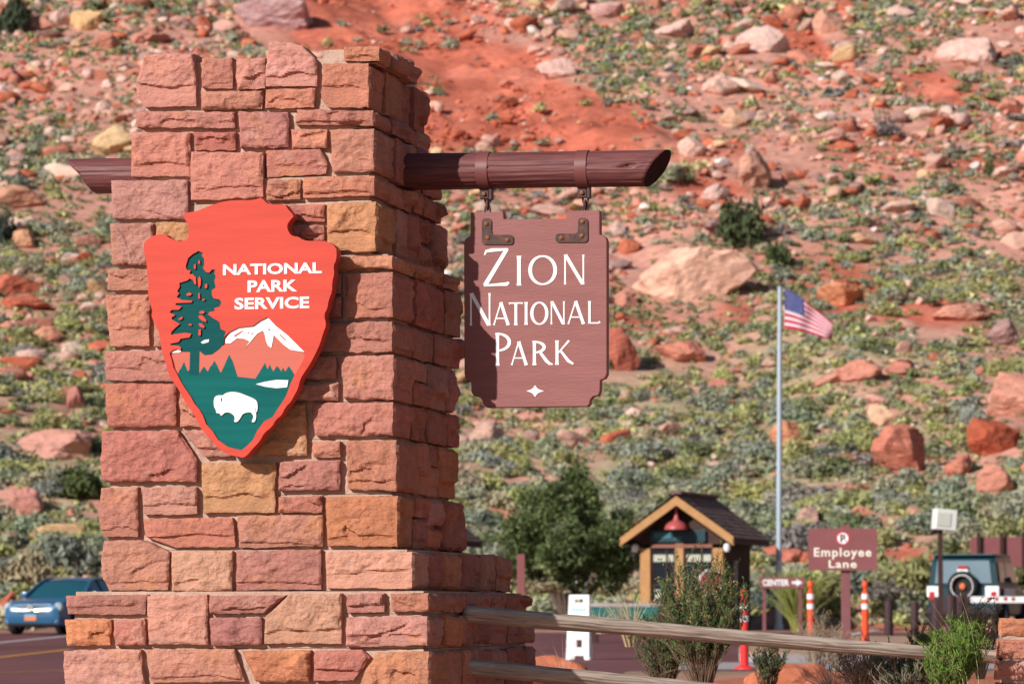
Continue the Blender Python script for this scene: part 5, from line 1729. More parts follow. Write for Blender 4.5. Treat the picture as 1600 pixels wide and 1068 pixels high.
def kiosk(base, rz, label):
    r = empty('entrance_kiosk', base, label, 'kiosk', None, rz)
    Wd, Dp, Hw = 2.42, 3.3, 2.62
    x0, x1 = -Wd / 2, Wd / 2
    # corner posts and middle post on the front (front face at y = 0)
    for x in (x0 + 0.15, x1 - 0.15):
        mb = MB(); mb.box((x, 0.13, Hw / 2 - 0.14), (0.30, 0.26, Hw - 0.28), bev=0.015); mb.build('post', M_KTAN, r)
    mb = MB(); mb.box((-0.06, 0.10, 1.24), (0.24, 0.16, 2.46), bev=0.012); mb.build('post', M_KTAN, r)
    for (a, b) in ((x0 + 0.30, -0.18), (0.06, x1 - 0.30)):
        mb = MB(); mb.box(((a + b) / 2, 0.13, 1.62), (b - a - 0.004, 0.03, 1.40)); w = mb.build('window', M_GLASS, r)
        mb = MB()
        for xx_ in (a + .04, b - .04, (a + b) / 2 + .1): mb.box((xx_, 0.10, 1.62), (.05, .03, 1.38))
        mb.box(((a + b) / 2, 0.098, 1.30), (b - a - .06, .03, .05)); mb.build('window_frame', M_KBROWN, w)
        mb = MB(); mb.box((a + .2, 0.107, 1.05), (.16, .012, .24)); mb.build('notice', M_BLIND, w)
        mb = MB(); mb.box(((a + b) / 2, 0.105, 2.06), (b - a - 0.06, 0.012, 0.20)); mb.build('blind', M_BLIND, w)
        mb = MB(); mb.box(((a + b) / 2, 0.11, 0.45), (b - a - 0.004, 0.10, 0.92)); mb.build('lower_panel', M_KBROWN, r)
    mb = MB(); mb.box((0, 0.09, 2.40), (Wd - 0.62, 0.15, 0.10)); mb.build('header_beam', M_KTRIM, r)
    mb = MB(); mb.box((-0.1, 0.03, 2.68), (1.62, 0.06, 0.34), bev=0.008); sg = mb.build('sign_panel', M_TEALSIGN, r)
    mb = MB()
    mb.box((-0.55, -0.004, 2.70), (0.5, 0.008, 0.16)); mb.box((-0.1, -0.004, 2.62), (0.22, 0.008, 0.08)); mb.build('print', M_TEALTXT, sg)
    # walls
    for x in (x0 + 0.04, x1 - 0.04):
        mb = MB(); mb.box((x, 0.26 + (Dp - 0.26) / 2, 1.35), (0.08, Dp - 0.28, 2.70))
        for k in range(9): mb.box((x + (0.045 if x > 0 else -0.045), 0.45 + k * 0.34, 1.35), (0.02, 0.05, 2.68))
        mb.build('side_wall', M_KBROWN, r)
    mb = MB(); mb.box((0, Dp, 1.35), (Wd, 0.08, 2.70)); mb.build('back_wall', M_KBROWN, r)
    mb = MB(); mb.box((x1 + 0.10, 1.1, 1.0), (0.09, 0.09, 2.0)); mb.build('downpipe', M_STEEL, r)
    # gable and roof
    half = 1.66; ez = 2.62; pz = 3.80; y0, y1 = -0.55, Dp + 0.5
    sl = (pz - ez) / half
    mb = MB(); mb.prism([(x0, 2.452), (x1, 2.452), (x1, pz - 0.22 - sl * x1), (0, pz - 0.25), (x0, pz - 0.22 + sl * x0)], lambda s, t, h: Vector((s, h, t)), 0.20, 0.10)
    mb.build('gable', M_KBROWN, r)
    for sgn in (-1, 1):
        mb = MB()
        # rafters' board along the front, honey coloured
        mb.prism([(0, pz - 0.26), (sgn * half, ez - 0.26 + 0.03), (sgn * half, ez + 0.03), (0, pz + 0.0)] if sgn > 0 else [(0, pz - 0.26), (0, pz), (-half, ez + 0.03), (-half, ez - 0.23)], lambda s, t, h: Vector((s, h, t)), y0, y0 + 0.07)
        mb.build('bargeboard', M_KTAN, r)
        mb = MB()
        nrow = 11
        for k in range(nrow):                     # courses of shingles, each lapping the one below
            q0, q1 = k / nrow, (k + 1) / nrow + 0.03
            xa, za = sgn * (half + 0.08) * (1 - q0), ez - 0.03 + (pz - ez + 0.09) * q0
            xb, zb_ = sgn * (half + 0.08) * max(0, 1 - q1), ez - 0.03 + (pz - ez + 0.09) * min(1, q1)
            n = 15
            for j in range(n):
                ya = y0 - 0.05 + (y1 - y0 + 0.1) * j / n; yb = y0 - 0.05 + (y1 - y0 + 0.1) * (j + 1) / n - 0.012
                dz = 0.035 + R.uniform(0, 0.02)
                mb.add([(xa, ya, za + dz), (xa, yb, za + dz), (xb, yb, zb_ + 0.008), (xb, ya, zb_ + 0.008), (xa, ya, za), (xa, yb, za)], [(0, 1, 2, 3), (0, 4, 5, 1)])
        mb.add([(sgn * (half + .08), y0, ez - .035), (sgn * (half + .08), y1, ez - .035), (0, y1, pz + .04), (0, y0, pz + .04)], [(0, 1, 2, 3)])
        mb.build('roof_slope', M_SHINGLE, r)
        mb = MB(); mb.box((sgn * half, (y0 + y1) / 2, ez - 0.10), (0.05, y1 - y0, 0.16)); mb.build('eave_board', M_KBROWN, r)
    mb = MB(); mb.box((0, (y0 + y1) / 2 - 0.02, pz + 0.10), (0.34, y1 - y0 + 0.1, 0.10), bev=0.03); mb.build('ridge_cap', M_SHINGLE, r)
    # hanging barn lamp
    mb = MB(); mb.tube([(-0.06, -0.30, pz - 0.28), (-0.06, -0.30, 3.22)], 0.045, 8)
    mb.lathe((-0.06, -0.30, 2.86), [(0.34, 0), (0.335, 0.05), (0.30, 0.13), (0.22, 0.20), (0.10, 0.26), (0.07, 0.34), (0.055, 0.40), (0, 0.41)], 20)
    mb.build('barn_lamp', M_LAMPRED, r, smooth=True)
    for x in (x0 - 0.14, x1 + 0.12):
        mb = MB(); mb.lathe((x, 0.02, 2.34), [(0, -.12), (.07, -.10), (.11, 0), (.09, .09), (.04, .13), (0, .13)], 12); mb.build('globe_light', M_GLOBE, r, smooth=True)
    return r


kb = post_base(1064, 109)
kiosk(kb, math.radians(-17), 'small timber entrance kiosk with honey coloured posts and brown shingle roof')
kb2 = post_base(606, 112)
kiosk(kb2, math.radians(-17), 'second entrance kiosk behind the stone pillar with only a brown roof corner showing')

# ------------------------------------------------------------------ flagpole with flag
fd = 112.0
fb = post_base(1215.5, fd)
top = at_depth(1219.5, 446, fd)
pole = empty('flagpole', fb, 'tall pale grey metal flagpole with gold finial flying the flag', 'flagpole')
PH = top.z - fb.z
M_POLE = mat('pale_blue_grey_pole', (0.40, 0.47, 0.54), 0.4, 0.06, 2, metal=0.15)
M_POLEW = mat('white_pole_base', (0.72, 0.72, 0.72), 0.5, 0.05, 4)
mb = MB(); mb.lathe((0, 0, 0), [(0.085, 1.9), (0.078, PH * .5), (0.062, PH)], 12, axis=(0.0085, 0, 1)); mb.build('shaft', M_POLE, pole, smooth=True)
mb = MB(); mb.lathe((0, 0, -.1), [(0.13, 0), (0.13, .25), (0.095, .3), (0.095, 2.05), (0.086, 2.1)], 12, axis=(0.0085, 0, 1)); mb.build('base_sleeve', M_POLEW, pole, smooth=True)
tl = top - fb
mb = MB(); mb.lathe(tl + Vector((0, 0, -0.02)), [(0.09, 0), (0.09, .06), (0.03, .1), (0.09, .17), (0.10, .24), (0.05, .31), (0, .33)], 10); mb.build('finial', mat('dark_bronze', (0.09, 0.07, 0.05), 0.5, 0.1, 5), pole, smooth=True)
# flag: thirteen stripes and a starred canton on one waving cloth
F_RED = mat('flag_red', (0.40, 0.012, 0.040), 0.8, 0.05, 5, spec=.1); F_WHITE = mat('flag_white', (0.52, 0.46, 0.49), 0.8, 0.03, 5, spec=.1); F_BLUE = mat('flag_blue', (0.010, 0.026, 0.15), 0.8, 0.06, 5, spec=.1)
hu = at_depth(1226, 450, fd - 0.05); hl = at_depth(1225.5, 513, fd - 0.05)
fu = at_depth(1299, 516, fd - 0.9); fl_ = at_depth(1297, 532, fd - 0.5)
NU, NV = 46, 26
def flag_pt(q, w):
    """q along the fly, w down the hoist"""
    u0, v0, u1, v1 = 1226, 450, 1225.5, 513
    tx = 1226 + 75 * q - 3 * math.sin(q * 3.1); ty = 450 + 56 * q ** 1.15 - 4 * math.sin(q * 3.14)
    bx = 1225.5 + 75 * q; by = 513 + 19 * q ** 1.5
    u = tx + (bx - tx) * w; v = ty + (by - ty) * w
    dp = fd - 0.05 - 0.9 * q + 0.16 * math.sin(q * 11 + w * 2.2) * (0.25 + q)
    return at_depth(u, v, dp)
V = [flag_pt(i / NU, j / NV) - hu for j in range(NV + 1) for i in range(NU + 1)]
fcs = []; mi = []
for j in range(NV):
    for i in range(NU):
        a = j * (NU + 1) + i
        fcs.append((a, a + 1, a + NU + 2, a + NU + 1))
        mi.append(2 if (i < NU * 0.42 and j < 14) else (j // 2) % 2)
fl = empty('flag', hu, 'stars and stripes flag drooping in the wind on the flagpole', 'flag')
o = link('cloth', np_mesh('cloth', np.array([p[:] for p in V]), [np.array(fcs)], [F_RED, F_WHITE, F_BLUE], mi, smooth=True), fl)
mb = MB()
for r_ in range(9):
    for c_ in range(6 if r_ % 2 == 0 else 5):
        q = 0.42 * ((c_ + (0.5 if r_ % 2 == 0 else 1.0)) / 6); w = 14 / 26 * (r_ + 0.8) / 9.6
        p = flag_pt(q, w) - hu + Vector((-0.004, -0.012, 0))
        px_ = (flag_pt(q + .01, w) - flag_pt(q, w)).normalized(); pz_ = (flag_pt(q, w - .01) - flag_pt(q, w)).normalized()
        star = []
        for k in range(10):
            a = math.pi / 2 + k * math.pi / 5; rr_ = 0.030 if k % 2 == 0 else 0.012
            star.append(p + px_ * rr_ * math.cos(a) + pz_ * rr_ * math.sin(a))
        mb.add(star, [tuple(range(10))])
tag(mb.build('stars', F_WHITE, fl), kind='stuff')

# ------------------------------------------------------------------ signs beyond the fence
M_CREAM = mat('cream_lettering', (0.78, 0.72, 0.60), 0.5, 0.04, 10)
M_SGNFACE = mat('brown_road_sign', (0.235, 0.080, 0.082), 0.5, 0.06, 4, 0.1, 20)
M_POSTBR = mat('brown_sign_post', (0.21, 0.078, 0.080), 0.6, 0.1, 5, 0.2, 30)
ed = 60.0
pb = post_base(1320, ed, 0.1)
es = empty('employee_sign', pb, 'brown road sign reading Employee Lane with a no parking symbol', 'sign')
def loc(u, v, d=ed, b=pb): return at_depth(u, v, d) - b
def wl(u, v, d=ed): p = loc(u, v, d); return (p.x, p.z)
f3e = lambda s, t, h: Vector((s, -h, t))
mb = MB(); c = loc(1320, 918)
zt = loc(1320, 819).z
mb.box((0.01, 0.06, zt / 2 - 0.1), (0.14, 0.10, zt + 0.2), bev=0.008); mb.build('post', M_POSTBR, es)
x0, z0 = wl(1263, 890.5); x1, z1 = wl(1370, 825)
r0 = 0.045
def rrect(x0, z0, x1, z1, r, n=5):
    o_ = []
    for (cx_, cz_, a0_) in ((x1 - r, z0 + r, -90), (x1 - r, z1 - r, 0), (x0 + r, z1 - r, 90), (x0 + r, z0 + r, 180)):
        for i in range(n + 1):
            a = math.radians(a0_ + 90 * i / n); o_.append((cx_ + r * math.cos(a), cz_ + r * math.sin(a)))
    return o_
mb = MB(); mb.prism([rrect(x0, z0, x1, z1, r0)], f3e, -0.008, 0.045); mb.build('board', M_SGNFACE, es)
font_text('lettering', 'Employee', (*wl(1271.5, 873.2), *wl(1361, 855.2)), f3e, 0.044, 0.049, M_CREAM, es, 0.022, 1.16)
font_text('lettering', 'Lane', (*wl(1294.5, 886.6), *wl(1338, 874.4)), f3e, 0.044, 0.049, M_CREAM, es, 0.022, 1.16)
cxp, czp = wl(1316.5, 840.5)
def disc(r, n=28): return [(cxp + r * math.cos(6.2832 * i / n), czp + r * math.sin(6.2832 * i / n)) for i in range(n)]
mb = MB(); mb.prism([disc(0.108)], f3e, 0.044, 0.047); sy = mb.build('no_parking_symbol', mat('sign_red', (0.55, 0.04, 0.05), 0.5, 0.03, 5), es)
mb = MB(); mb.prism([disc(0.086)], f3e, 0.046, 0.049); mb.build('disc', M_WHITE, sy)
font_text('letter', 'P', (cxp - .038, czp - .06, cxp + .04, czp + .06), f3e, 0.048, 0.051, mat('sign_black', (0.015, 0.015, 0.02), 0.6, 0), sy, 0.03)
mb = MB(); mb.prism([[(cxp - .065, czp + .058), (cxp - .058, czp + .065), (cxp + .065, czp - .058), (cxp + .058, czp - .065)][::-1]], f3e, 0.0505, 0.0525); mb.build('slash', MATS['sign_red'], sy)

# direction sign with arrow
dd_ = 104.0
db = post_base(1226, dd_)
ds_ = empty('direction_sign', db, 'small brown direction sign reading Center with a white arrow beside the flagpole foot', 'sign')
def dl(u, v): p = at_depth(u, v, dd_) - db; return (p.x, p.z)
x0, z0 = dl(1186, 918); x1, z1 = dl(1257, 901)
mb = MB(); mb.prism([rrect(x0, z0, x1, z1, .03)], f3e, 0, 0.04); mb.build('board', M_SGNFACE, ds_)
for u_ in (1194, 1250):
    xx, zz = dl(u_, 916); mb = MB(); mb.box((xx, 0.05, zz / 2), (0.09, 0.09, zz + 0.2)); mb.build('post', M_POSTBR, ds_)
font_text('lettering', 'CENTER', (*dl(1191, 914.5), *dl(1233, 904.5)), f3e, 0.039, 0.043, M_WHITE, ds_, 0.04)
mb = MB(); mb.prism([[dl(1237, 911.5), dl(1244, 911.5), dl(1244, 915), dl(1254, 909.5), dl(1244, 904), dl(1244, 907.5), dl(1237, 907.5)][::1]], f3e, 0.039, 0.043); mb.build('arrow', M_WHITE, ds_)

# big brown board seen from behind at the right edge
bd = 122.0
bb = post_base(1565, bd)
bs_ = empty('information_board', bb, 'large brown board on posts seen from behind above the teal off-roader', 'sign')
def bl(u, v): p = at_depth(u, v, bd) - bb; return (p.x, p.z)
x0, z0 = bl(1517, 884); x1, z1 = bl(1632, 838)
mb = MB(); mb.box(((x0 + x1) / 2, 0.1, (z0 + z1) / 2), (x1 - x0, 0.06, z1 - z0)); mb.build('board', M_SGNFACE, bs_)
for u_ in (1529, 1565, 1599, 1625):
    xx, zz = bl(u_, 836); mb = MB(); mb.box((xx, 0.0, zz / 2), (0.10, 0.12, zz + .2)); mb.build('post', M_KBROWN, bs_)

# brown marker stake left
sb = post_base(814, 82)
o = empty('marker_stake', sb, 'slim brown marker stake standing between the pillar and the juniper', 'marker post')
zt = at_depth(814, 865, 82).z - sb.z; zm = at_depth(814, 929, 82).z - sb.z
mb = MB(); mb.box((0, 0, (zt + zm) / 2), (0.17, 0.04, zt - zm), bev=.01); mb.build('panel', M_SGNFACE, o)
mb = MB(); mb.box((0.01, 0.03, zm / 2), (0.08, 0.04, zm + .3)); mb.build('post', M_POSTBR, o)

# small red and white sign behind the flowering shrub
rb = post_base(1110, 74)
o = empty('roadside_sign', rb, 'small red and white road sign hidden behind the flowering shrub', 'sign')
f3r = lambda s, t, h: Vector((s, -h, t))
cz = at_depth(1110, 908, 74).z - rb.z
def octo(r): return [(r * math.cos(math.radians(22.5 + 45 * k)), cz + r * math.sin(math.radians(22.5 + 45 * k))) for k in range(8)]
mb = MB(); mb.prism([octo(.25)], f3r, 0, .02); f_ = mb.build('face', M_WHITE, o)
mb = MB(); mb.prism([octo(.225)], f3r, .019, .024); mb.build('red_panel', mat('faded_red_sign', (0.38, 0.06, 0.075), 0.5, 0.1, 8), o)
mb = MB(); mb.box((0, 0.03, cz / 2), (.06, .04, cz)); mb.build('post', M_STEEL, o)

# ------------------------------------------------------------------ marker posts, bollards, light, barrier
M_ORANGE = mat('orange_marker_plastic', (0.80, 0.085, 0.028), 0.5, 0.05, 5, transl=0.1)
M_REFL = mat('reflective_band', (0.74, 0.74, 0.76), 0.35, 0.04, 10)
M_BOLLARD = mat('dark_brown_bollard', (0.045, 0.020, 0.022), 0.7, 0.15, 6, 0.2, 20)
def marker(u, d, h, label, col=M_ORANGE, lean=0.0):
    b = post_base(u, d, 0.12 if d > 61 and u > 1240 else 0.0)
    r = empty('marker_post', b, label, 'marker post', 'orange flexible marker posts')
    mb = MB(); mb.lathe((0, 0, 0), [(0.16, 0), (0.15, .03), (0.06, .06), (0.058, h * .62), (0.055, h * .84), (0.03, h * .86), (0.03, h * .9), (0.048, h * .92), (0.05, h * .97), (0.03, h), (0, h)], 16); mb.build('tube', col, r, smooth=True)
    for z_ in (.60, .74):
        mb = MB(); mb.lathe((0, 0, 0), [(0.062, h * z_), (0.062, h * (z_ + .075))], 16); mb.build('reflective_band', M_REFL, r, smooth=True)
    r.rotation_euler = (0, lean, 0)
    return r
marker(1265.5, 64, 1.17, 'orange marker post left of the employee sign')
marker(1350.5, 64, 1.17, 'orange marker post right of the employee sign')
marker(1162, 55, 1.14, 'red-orange marker post right of the flowering shrub', mat('red_marker_plastic', (0.80, 0.035, 0.035), 0.5, 0.05, 5, transl=0.1))
marker(1097, 66, 1.10, 'orange marker post hidden behind the flowering shrub')
def bollard(u, d, vt, w, lab):
    b = post_base(u, d); zt = at_depth(u, vt, d).z - b.z
    mb = MB(); r_ = w / FPX * d / 2
    mb.lathe((0, 0, 0), [(r_, -.1), (r_, zt - .03), (r_ * .85, zt), (0, zt)], 16)
    o = mb.build('bollard', M_BOLLARD, None, smooth=True); o.location = b
    tag(o, lab, 'bollard', 'dark brown timber bollards')
bollard(1387, 90, 937.5, 14, 'dark brown bollard leftmost of the row, right of the orange marker post')
bollard(1427.5, 90, 939.5, 13.5, 'dark brown bollard second from the left in the row')
bollard(1461, 90, 936.5, 16, 'dark brown bollard at the foot of the light post')
bollard(1484, 90, 929, 18, 'thick dark brown bollard just right of the light post')
bollard(1499, 91, 931, 14, 'dark brown bollard rightmost of the row, beside the barrier arm')
ld = 88.0
lb = post_base(1468, ld)
o = empty('light_post', lb, 'thin brown post topped by a square white light box', 'lamp')
def ll(u, v): return at_depth(u, v, ld) - lb
p0 = ll(1469, 828); mb = MB(); mb.box((p0.x, 0, p0.z / 2), (0.105, 0.10, p0.z)); mb.build('post', M_KBROWN, o)
c = ll(1475.5, 811.5)
mb = MB(); M_BOX = mat('white_light_box', (0.70, 0.70, 0.66), 0.5, 0.04, 5)
mb.box((c.x, 0, c.z), (0.50, 0.34, 0.48), rz=math.radians(12), ry=math.radians(5), bev=.02); hd = mb.build('housing', M_BOX, o)
mb = MB(); mb.box((c.x - 0.03, -0.18, c.z), (0.34, 0.03, 0.32), rz=math.radians(12), ry=math.radians(5), bev=.01); mb.build('lens', mat('pale_lens', (0.55, 0.56, 0.5), 0.3, 0.03, 5), o)
gd = 93.0
g0 = at_depth(1502, 935.5, gd); g1 = at_depth(1680, 937, gd)
gb = post_base(1502, gd)
o = empty('barrier_gate', gb, 'white barrier arm with red patches across the lane in front of the teal off-roader', 'barrier')
mb = MB(); ln = (g1 - g0).length; mb.box((g0 + g1) / 2 - gb, (ln, 0.06, 0.155), bev=.01); am = mb.build('arm', M_WHITE, o)
for u_ in (1545, 1557, 1571, 1583, 1612, 1626):
    q = at_depth(u_, 935, gd) - gb; mb = MB(); mb.box((q.x, -0.033, q.z), (0.085, 0.006, 0.085), bev=.002); mb.build('red_patch', MATS['faded_red_sign'], am)
mb = MB(); mb.box((0.02, 0, (g0.z - gb.z) / 2 + .05), (0.2, 0.24, g0.z - gb.z + 0.2), bev=.02); mb.build('pedestal', M_KBROWN, o)

# sandwich board
ab = post_base(905, 63)
o = empty('sandwich_board', ab, 'white folding A-frame sandwich board with handle slot beyond the log rail', 'sign', None, math.radians(-8))
M_PLAST = mat('white_plastic', (0.78, 0.79, 0.80), 0.45, 0.03, 6)
for s_ in (-1, 1):
    mb = MB()
    f3a = lambda s, t, h: Vector((s, s_ * (0.27 - 0.24 * t / 1.06) + h, t))
    outl_ = [(-.19, 0), (-.12, 0), (-.10, .07), (.10, .07), (.12, 0), (.19, 0), (.165, 1.06), (-.165, 1.06)]
    hol = [(-.07, .93), (-.07, .99), (.07, .99), (.07, .93)]; hol2 = [(-.07, .2), (-.07, .33), (.07, .33), (.07, .2)]
    mb.prism([outl_, hol, hol2], f3a, -.015, .015); lf = mb.build('panel', M_PLAST, o)
    if s_ < 0:
        mb = MB(); f3b = lambda s, t, h: Vector((s, -(0.27 - 0.24 * t / 1.06) - 0.016 - h, t))
        mb.prism([[(-.12, .80), (.12, .80), (.12, .835), (-.12, .835)]], f3b, 0, .003); mb.prism([[(-.1, .46), (.12, .46), (.12, .50), (-.1, .50)]], f3b, 0, .003)
        mb.build('print', mat('pale_teal_print', (0.25, 0.55, 0.52), 0.5, 0), lf)

# low teal barrier beside the kiosk
tb = post_base(972, 84)
o = empty('low_barrier', tb, 'low teal painted barrier with a grey top rail left of the kiosk', 'barrier', None, math.radians(-6))
zt = at_depth(972, 942, 84).z - tb.z; zl = at_depth(972, 969, 84).z - tb.z
mb = MB(); mb.box((0, 0, (zt + zl) / 2 - .03), (1.6, .35, zt - zl - .08), bev=.03); mb.build('panel', mat('teal_paint', (0.006, 0.13, 0.12), 0.5, 0.08, 5), o)
mb = MB(); mb.box((0, 0, zt - .04), (1.68, .4, .09), bev=.02); mb.build('top_rail', M_GUTTER, o)
for x_ in (-.6, .6):
    mb = MB(); mb.box((x_, 0, zl / 2), (.12, .28, zl + .05)); mb.build('leg', M_KBROWN, o)


# ------------------------------------------------------------------ vehicles
def loft(mb, secs, m=0, close=True):
    """secs: list of closed rings (same count); faces between; ends capped"""
    n = len(secs[0]); b = len(mb.v)
    for s_ in secs: mb.v += [tuple(p) for p in s_]
    for i in range(len(secs) - 1):
        for k in range(n):
            a = b + i * n + k; c_ = b + i * n + (k + 1) % n
            mb.f.append((a, c_, c_ + n, a + n)); mb.m.append(m)
    mb.f.append(tuple(b + k for k in range(n))[::-1]); mb.m.append(m)
    mb.f.append(tuple(b + (len(secs) - 1) * n + k for k in range(n))); mb.m.append(m)


def sring(x, hw, zb, zt, tumble=0.0, r=0.12, n=3):
    """rounded section of a car body across y, at length x; zb..zt"""
    pts = []
    for (sy, sz) in ((1, -1), (1, 1), (-1, 1), (-1, -1)):
        w = hw - (tumble if sz > 0 else 0.03)
        cy_ = sy * (w - r); cz_ = (zt - r) if sz > 0 else (zb + r)
        a0_ = {(1, -1): -90, (1, 1): 0, (-1, 1): 90, (-1, -1): 180}[(sy, sz)]
        for i in range(n + 1):
            a = math.radians(a0_ + 90 * i / n)
            pts.append((x, cy_ + r * math.cos(a), cz_ + r * math.sin(a)))
    return pts


def wheel(r, c, rad, w, rimcol):
    mb = MB(); s_ = 1 if c[1] > 0 else -1
    mb.lathe(c, [(rad * .62, -w / 2), (rad * .93, -w / 2), (rad, -w / 3), (rad, w / 3), (rad * .93, w / 2), (rad * .62, w / 2)], 26, axis=(0, s_, 0))
    o_ = mb.build('wheel', mat('tyre_rubber', (0.018, 0.018, 0.02), 0.85, 0.1, 8), r, smooth=True)
    mb = MB(); mb.lathe(c, [(rad * .63, 0), (rad * .62, w * .42), (rad * .5, w * .3), (rad * .15, w * .36), (0, w * .38)], 16, axis=(0, s_, 0))
    mb.build('rim', rimcol, o_, smooth=True)


M_CARBLUE = mat('blue_car_paint', (0.022, 0.105, 0.215), 0.28, 0.02, 3, coat=0.6, spec=0.5)
M_CARGLASS = mat('car_glass', (0.012, 0.075, 0.10), 0.06, 0, spec=0.8)
M_CHROME = mat('chrome', (0.75, 0.78, 0.80), 0.18, 0, metal=0.9)
M_HEADL = mat('headlight_glass', (0.36, 0.42, 0.46), 0.12, 0.05, 6, spec=0.7)
M_BLACK = mat('black_plastic', (0.02, 0.02, 0.024), 0.6, 0.05, 6)
# sedan, nose towards +x in its own frame
cb = post_base(110, 101.0)
car = empty('parked_sedan', cb, 'blue sedan facing the camera on the road at the left, half hidden by the pillar', 'car')
fwd = Vector((-0.30, -0.954, 0)); car.rotation_euler = (0, 0, math.atan2(fwd.y, fwd.x))
mb = MB()
loft(mb, [sring(2.42, .66, .30, .62, .05, .10), sring(2.34, .80, .24, .76, .06, .10), sring(2.1, .88, .20, .84, .07), sring(1.6, .915, .18, .92, .10), sring(0.95, .925, .18, .985, .12), sring(0, .93, .18, 1.0, .10),
          sring(-1.2, .93, .18, 1.02, .10), sring(-1.9, .91, .2, 1.02, .12), sring(-2.35, .84, .28, .96, .12), sring(-2.46, .76, .36, .84, .1)])
mb.build('body', M_CARBLUE, car, smooth=True)
mb = MB()
def cab(x, hw, z, n=9):
    return [(x, hw * math.cos(math.pi * k / (n - 1)) if False else hw * (1 - 2 * k / (n - 1)), z - 0.05 * abs(1 - 2 * k / (n - 1)) ** 3) for k in range(n)]
rows = [cab(.98, .80, .975), cab(.55, .74, 1.22), cab(.20, .67, 1.40), cab(-.2, .64, 1.475), cab(-.7, .64, 1.48), cab(-1.15, .65, 1.42), cab(-1.55, .70, 1.24), cab(-1.95, .76, 1.01)]
full = [r_ + [(r_[-1][0], -.86, .97), (r_[0][0], .86, .97)] for r_ in rows]
loft(mb, full); mb.build('cabin_glass', M_CARGLASS, car, smooth=True)
mb = MB()
for i in range(2, 5):
    for k in range(8):
        a, b, c_, d_ = rows[i][k], rows[i][k + 1], rows[i + 1][k + 1], rows[i + 1][k]
        mb.add([Vector(p) + Vector((0, 0, .012)) for p in (a, b, c_, d_)], [(0, 1, 2, 3)])
mb.build('roof', M_CARBLUE, car, smooth=True)
for s_ in (-1, 1):
    mb = MB(); mb.tube([(1.02, s_ * .83, .96), (.56, s_ * .75, 1.215), (.2, s_ * .68, 1.385), (-.2, s_ * .65, 1.455), (-.75, s_ * .65, 1.46), (-1.2, s_ * .66, 1.395), (-1.98, s_ * .79, .99)], .036, 8)
    mb.tube([(-.25, s_ * .65, 1.45), (-.33, s_ * .86, .98)], .03, 6)
    mb.build('window_pillar', M_CARBLUE, car, smooth=True)
    mb = MB(); mb.box((.62, s_ * 1.0, 1.03), (.12, .2, .15), bev=.04); mb.box((.66, s_ * .9, .98), (.06, .14, .05)); mb.build('mirror', M_CARBLUE, car, smooth=True)
    mb = MB(); mb.lathe((2.25, s_ * .70, .69), [(0, .10), (.08, .09), (.13, .04), (.14, -.05)], 14, axis=(.92, s_ * .36, .12)); mb.build('headlight', M_HEADL, car, smooth=True)
    mb = MB(); mb.lathe((2.34, s_ * .64, .36), [(0, .06), (.06, .05), (.075, 0)], 10, axis=(1, s_ * .2, 0)); mb.build('fog_light', M_HEADL, car, smooth=True)
    for x_ in (1.48, -1.42): wheel(car, (x_, s_ * .82, .33), .335, .22, M_CHROME)
mb = MB()
mb.prism([[(-.44, .52), (.44, .52), (.52, .77), (-.52, .77)]], lambda s, t, h: Vector((2.40 - .3 * (t - .6) - .22 * abs(s) ** 2 + h, s, t)), -.05, .03); gr = mb.build('grille', mat('grille_grey', (0.25, 0.33, 0.37), 0.35, 0.05, 5, metal=.5), car)
mb = MB()
for k in range(5): mb.tube([(2.44 - .3 * (z_ - .6) - .22 * y_ * y_, y_, z_) for z_ in [.55 + k * .047] for y_ in np.linspace(-.46, .46, 9)], .011, 5)
mb.build('grille_bar', M_CHROME, gr)
mb = MB(); mb.ring((2.45, 0, .68), (1, 0, 0), .075, .016, 20, 6); mb.ring((2.455, 0, .68), (1, 0, 0), .04, .012, 16, 6); mb.build('badge', M_CHROME, car)
mb = MB(); mb.box((2.43, 0, .44), (.02, .33, .17)); pl_ = mb.build('number_plate', mat('plate_orange', (0.62, 0.18, 0.06), 0.5, 0.06, 6), car)
mb = MB(); mb.box((2.442, 0, .495), (.006, .32, .06)); mb.build('plate_header', mat('plate_blue', (0.10, 0.35, 0.50), 0.5, 0), pl_)
mb = MB(); mb.box((2.36, 0, .30), (.06, 1.3, .12), bev=.02); mb.build('lower_grille', M_BLACK, car)

# off-roader seen from behind
M_TEALCAR = mat('teal_car_paint', (0.004, 0.034, 0.050), 0.4, 0.02, 3, coat=0.15, spec=0.35)
M_REDL = mat('tail_light_red', (0.42, 0.015, 0.03), 0.25, 0, spec=0.6)
M_SUVGLASS = mat('pale_reflecting_glass', (0.15, 0.215, 0.26), 0.15, 0.05, 2, spec=0.4)
vb = post_base(1528, 101.5)
suv = empty('off_roader', vb, 'teal and white off-road vehicle seen from behind with a spare wheel on its rear door', 'car')
sf = Vector((0.30, 0.954, 0)); suv.rotation_euler = (0, 0, math.atan2(sf.y, sf.x)); suv.scale = (1.06, 1.06, 1.08)
mb = MB()
loft(mb, [sring(-2.12, .84, .52, 1.12, .03, .08), sring(-2.05, .90, .45, 1.17, .03, .08), sring(-1.0, .92, .42, 1.17, .03, .08), sring(.4, .92, .42, 1.15, .03, .08), sring(1.3, .91, .45, 1.12, .04, .09), sring(2.1, .86, .5, 1.06, .06, .1), sring(2.2, .78, .56, .98, .06, .1)])
mb.build('body', M_TEALCAR, suv, smooth=True)
mb = MB(); loft(mb, [sring(-2.04, .88, 1.10, 1.70, .09, .05), sring(-1.9, .885, 1.10, 1.88, .12, .08), sring(.2, .885, 1.1, 1.90, .12, .08), sring(.45, .87, 1.1, 1.80, .12, .07), sring(.95, .86, 1.1, 1.2, .03, .03)]); mb.build('cabin', M_TEALCAR, suv, smooth=True)
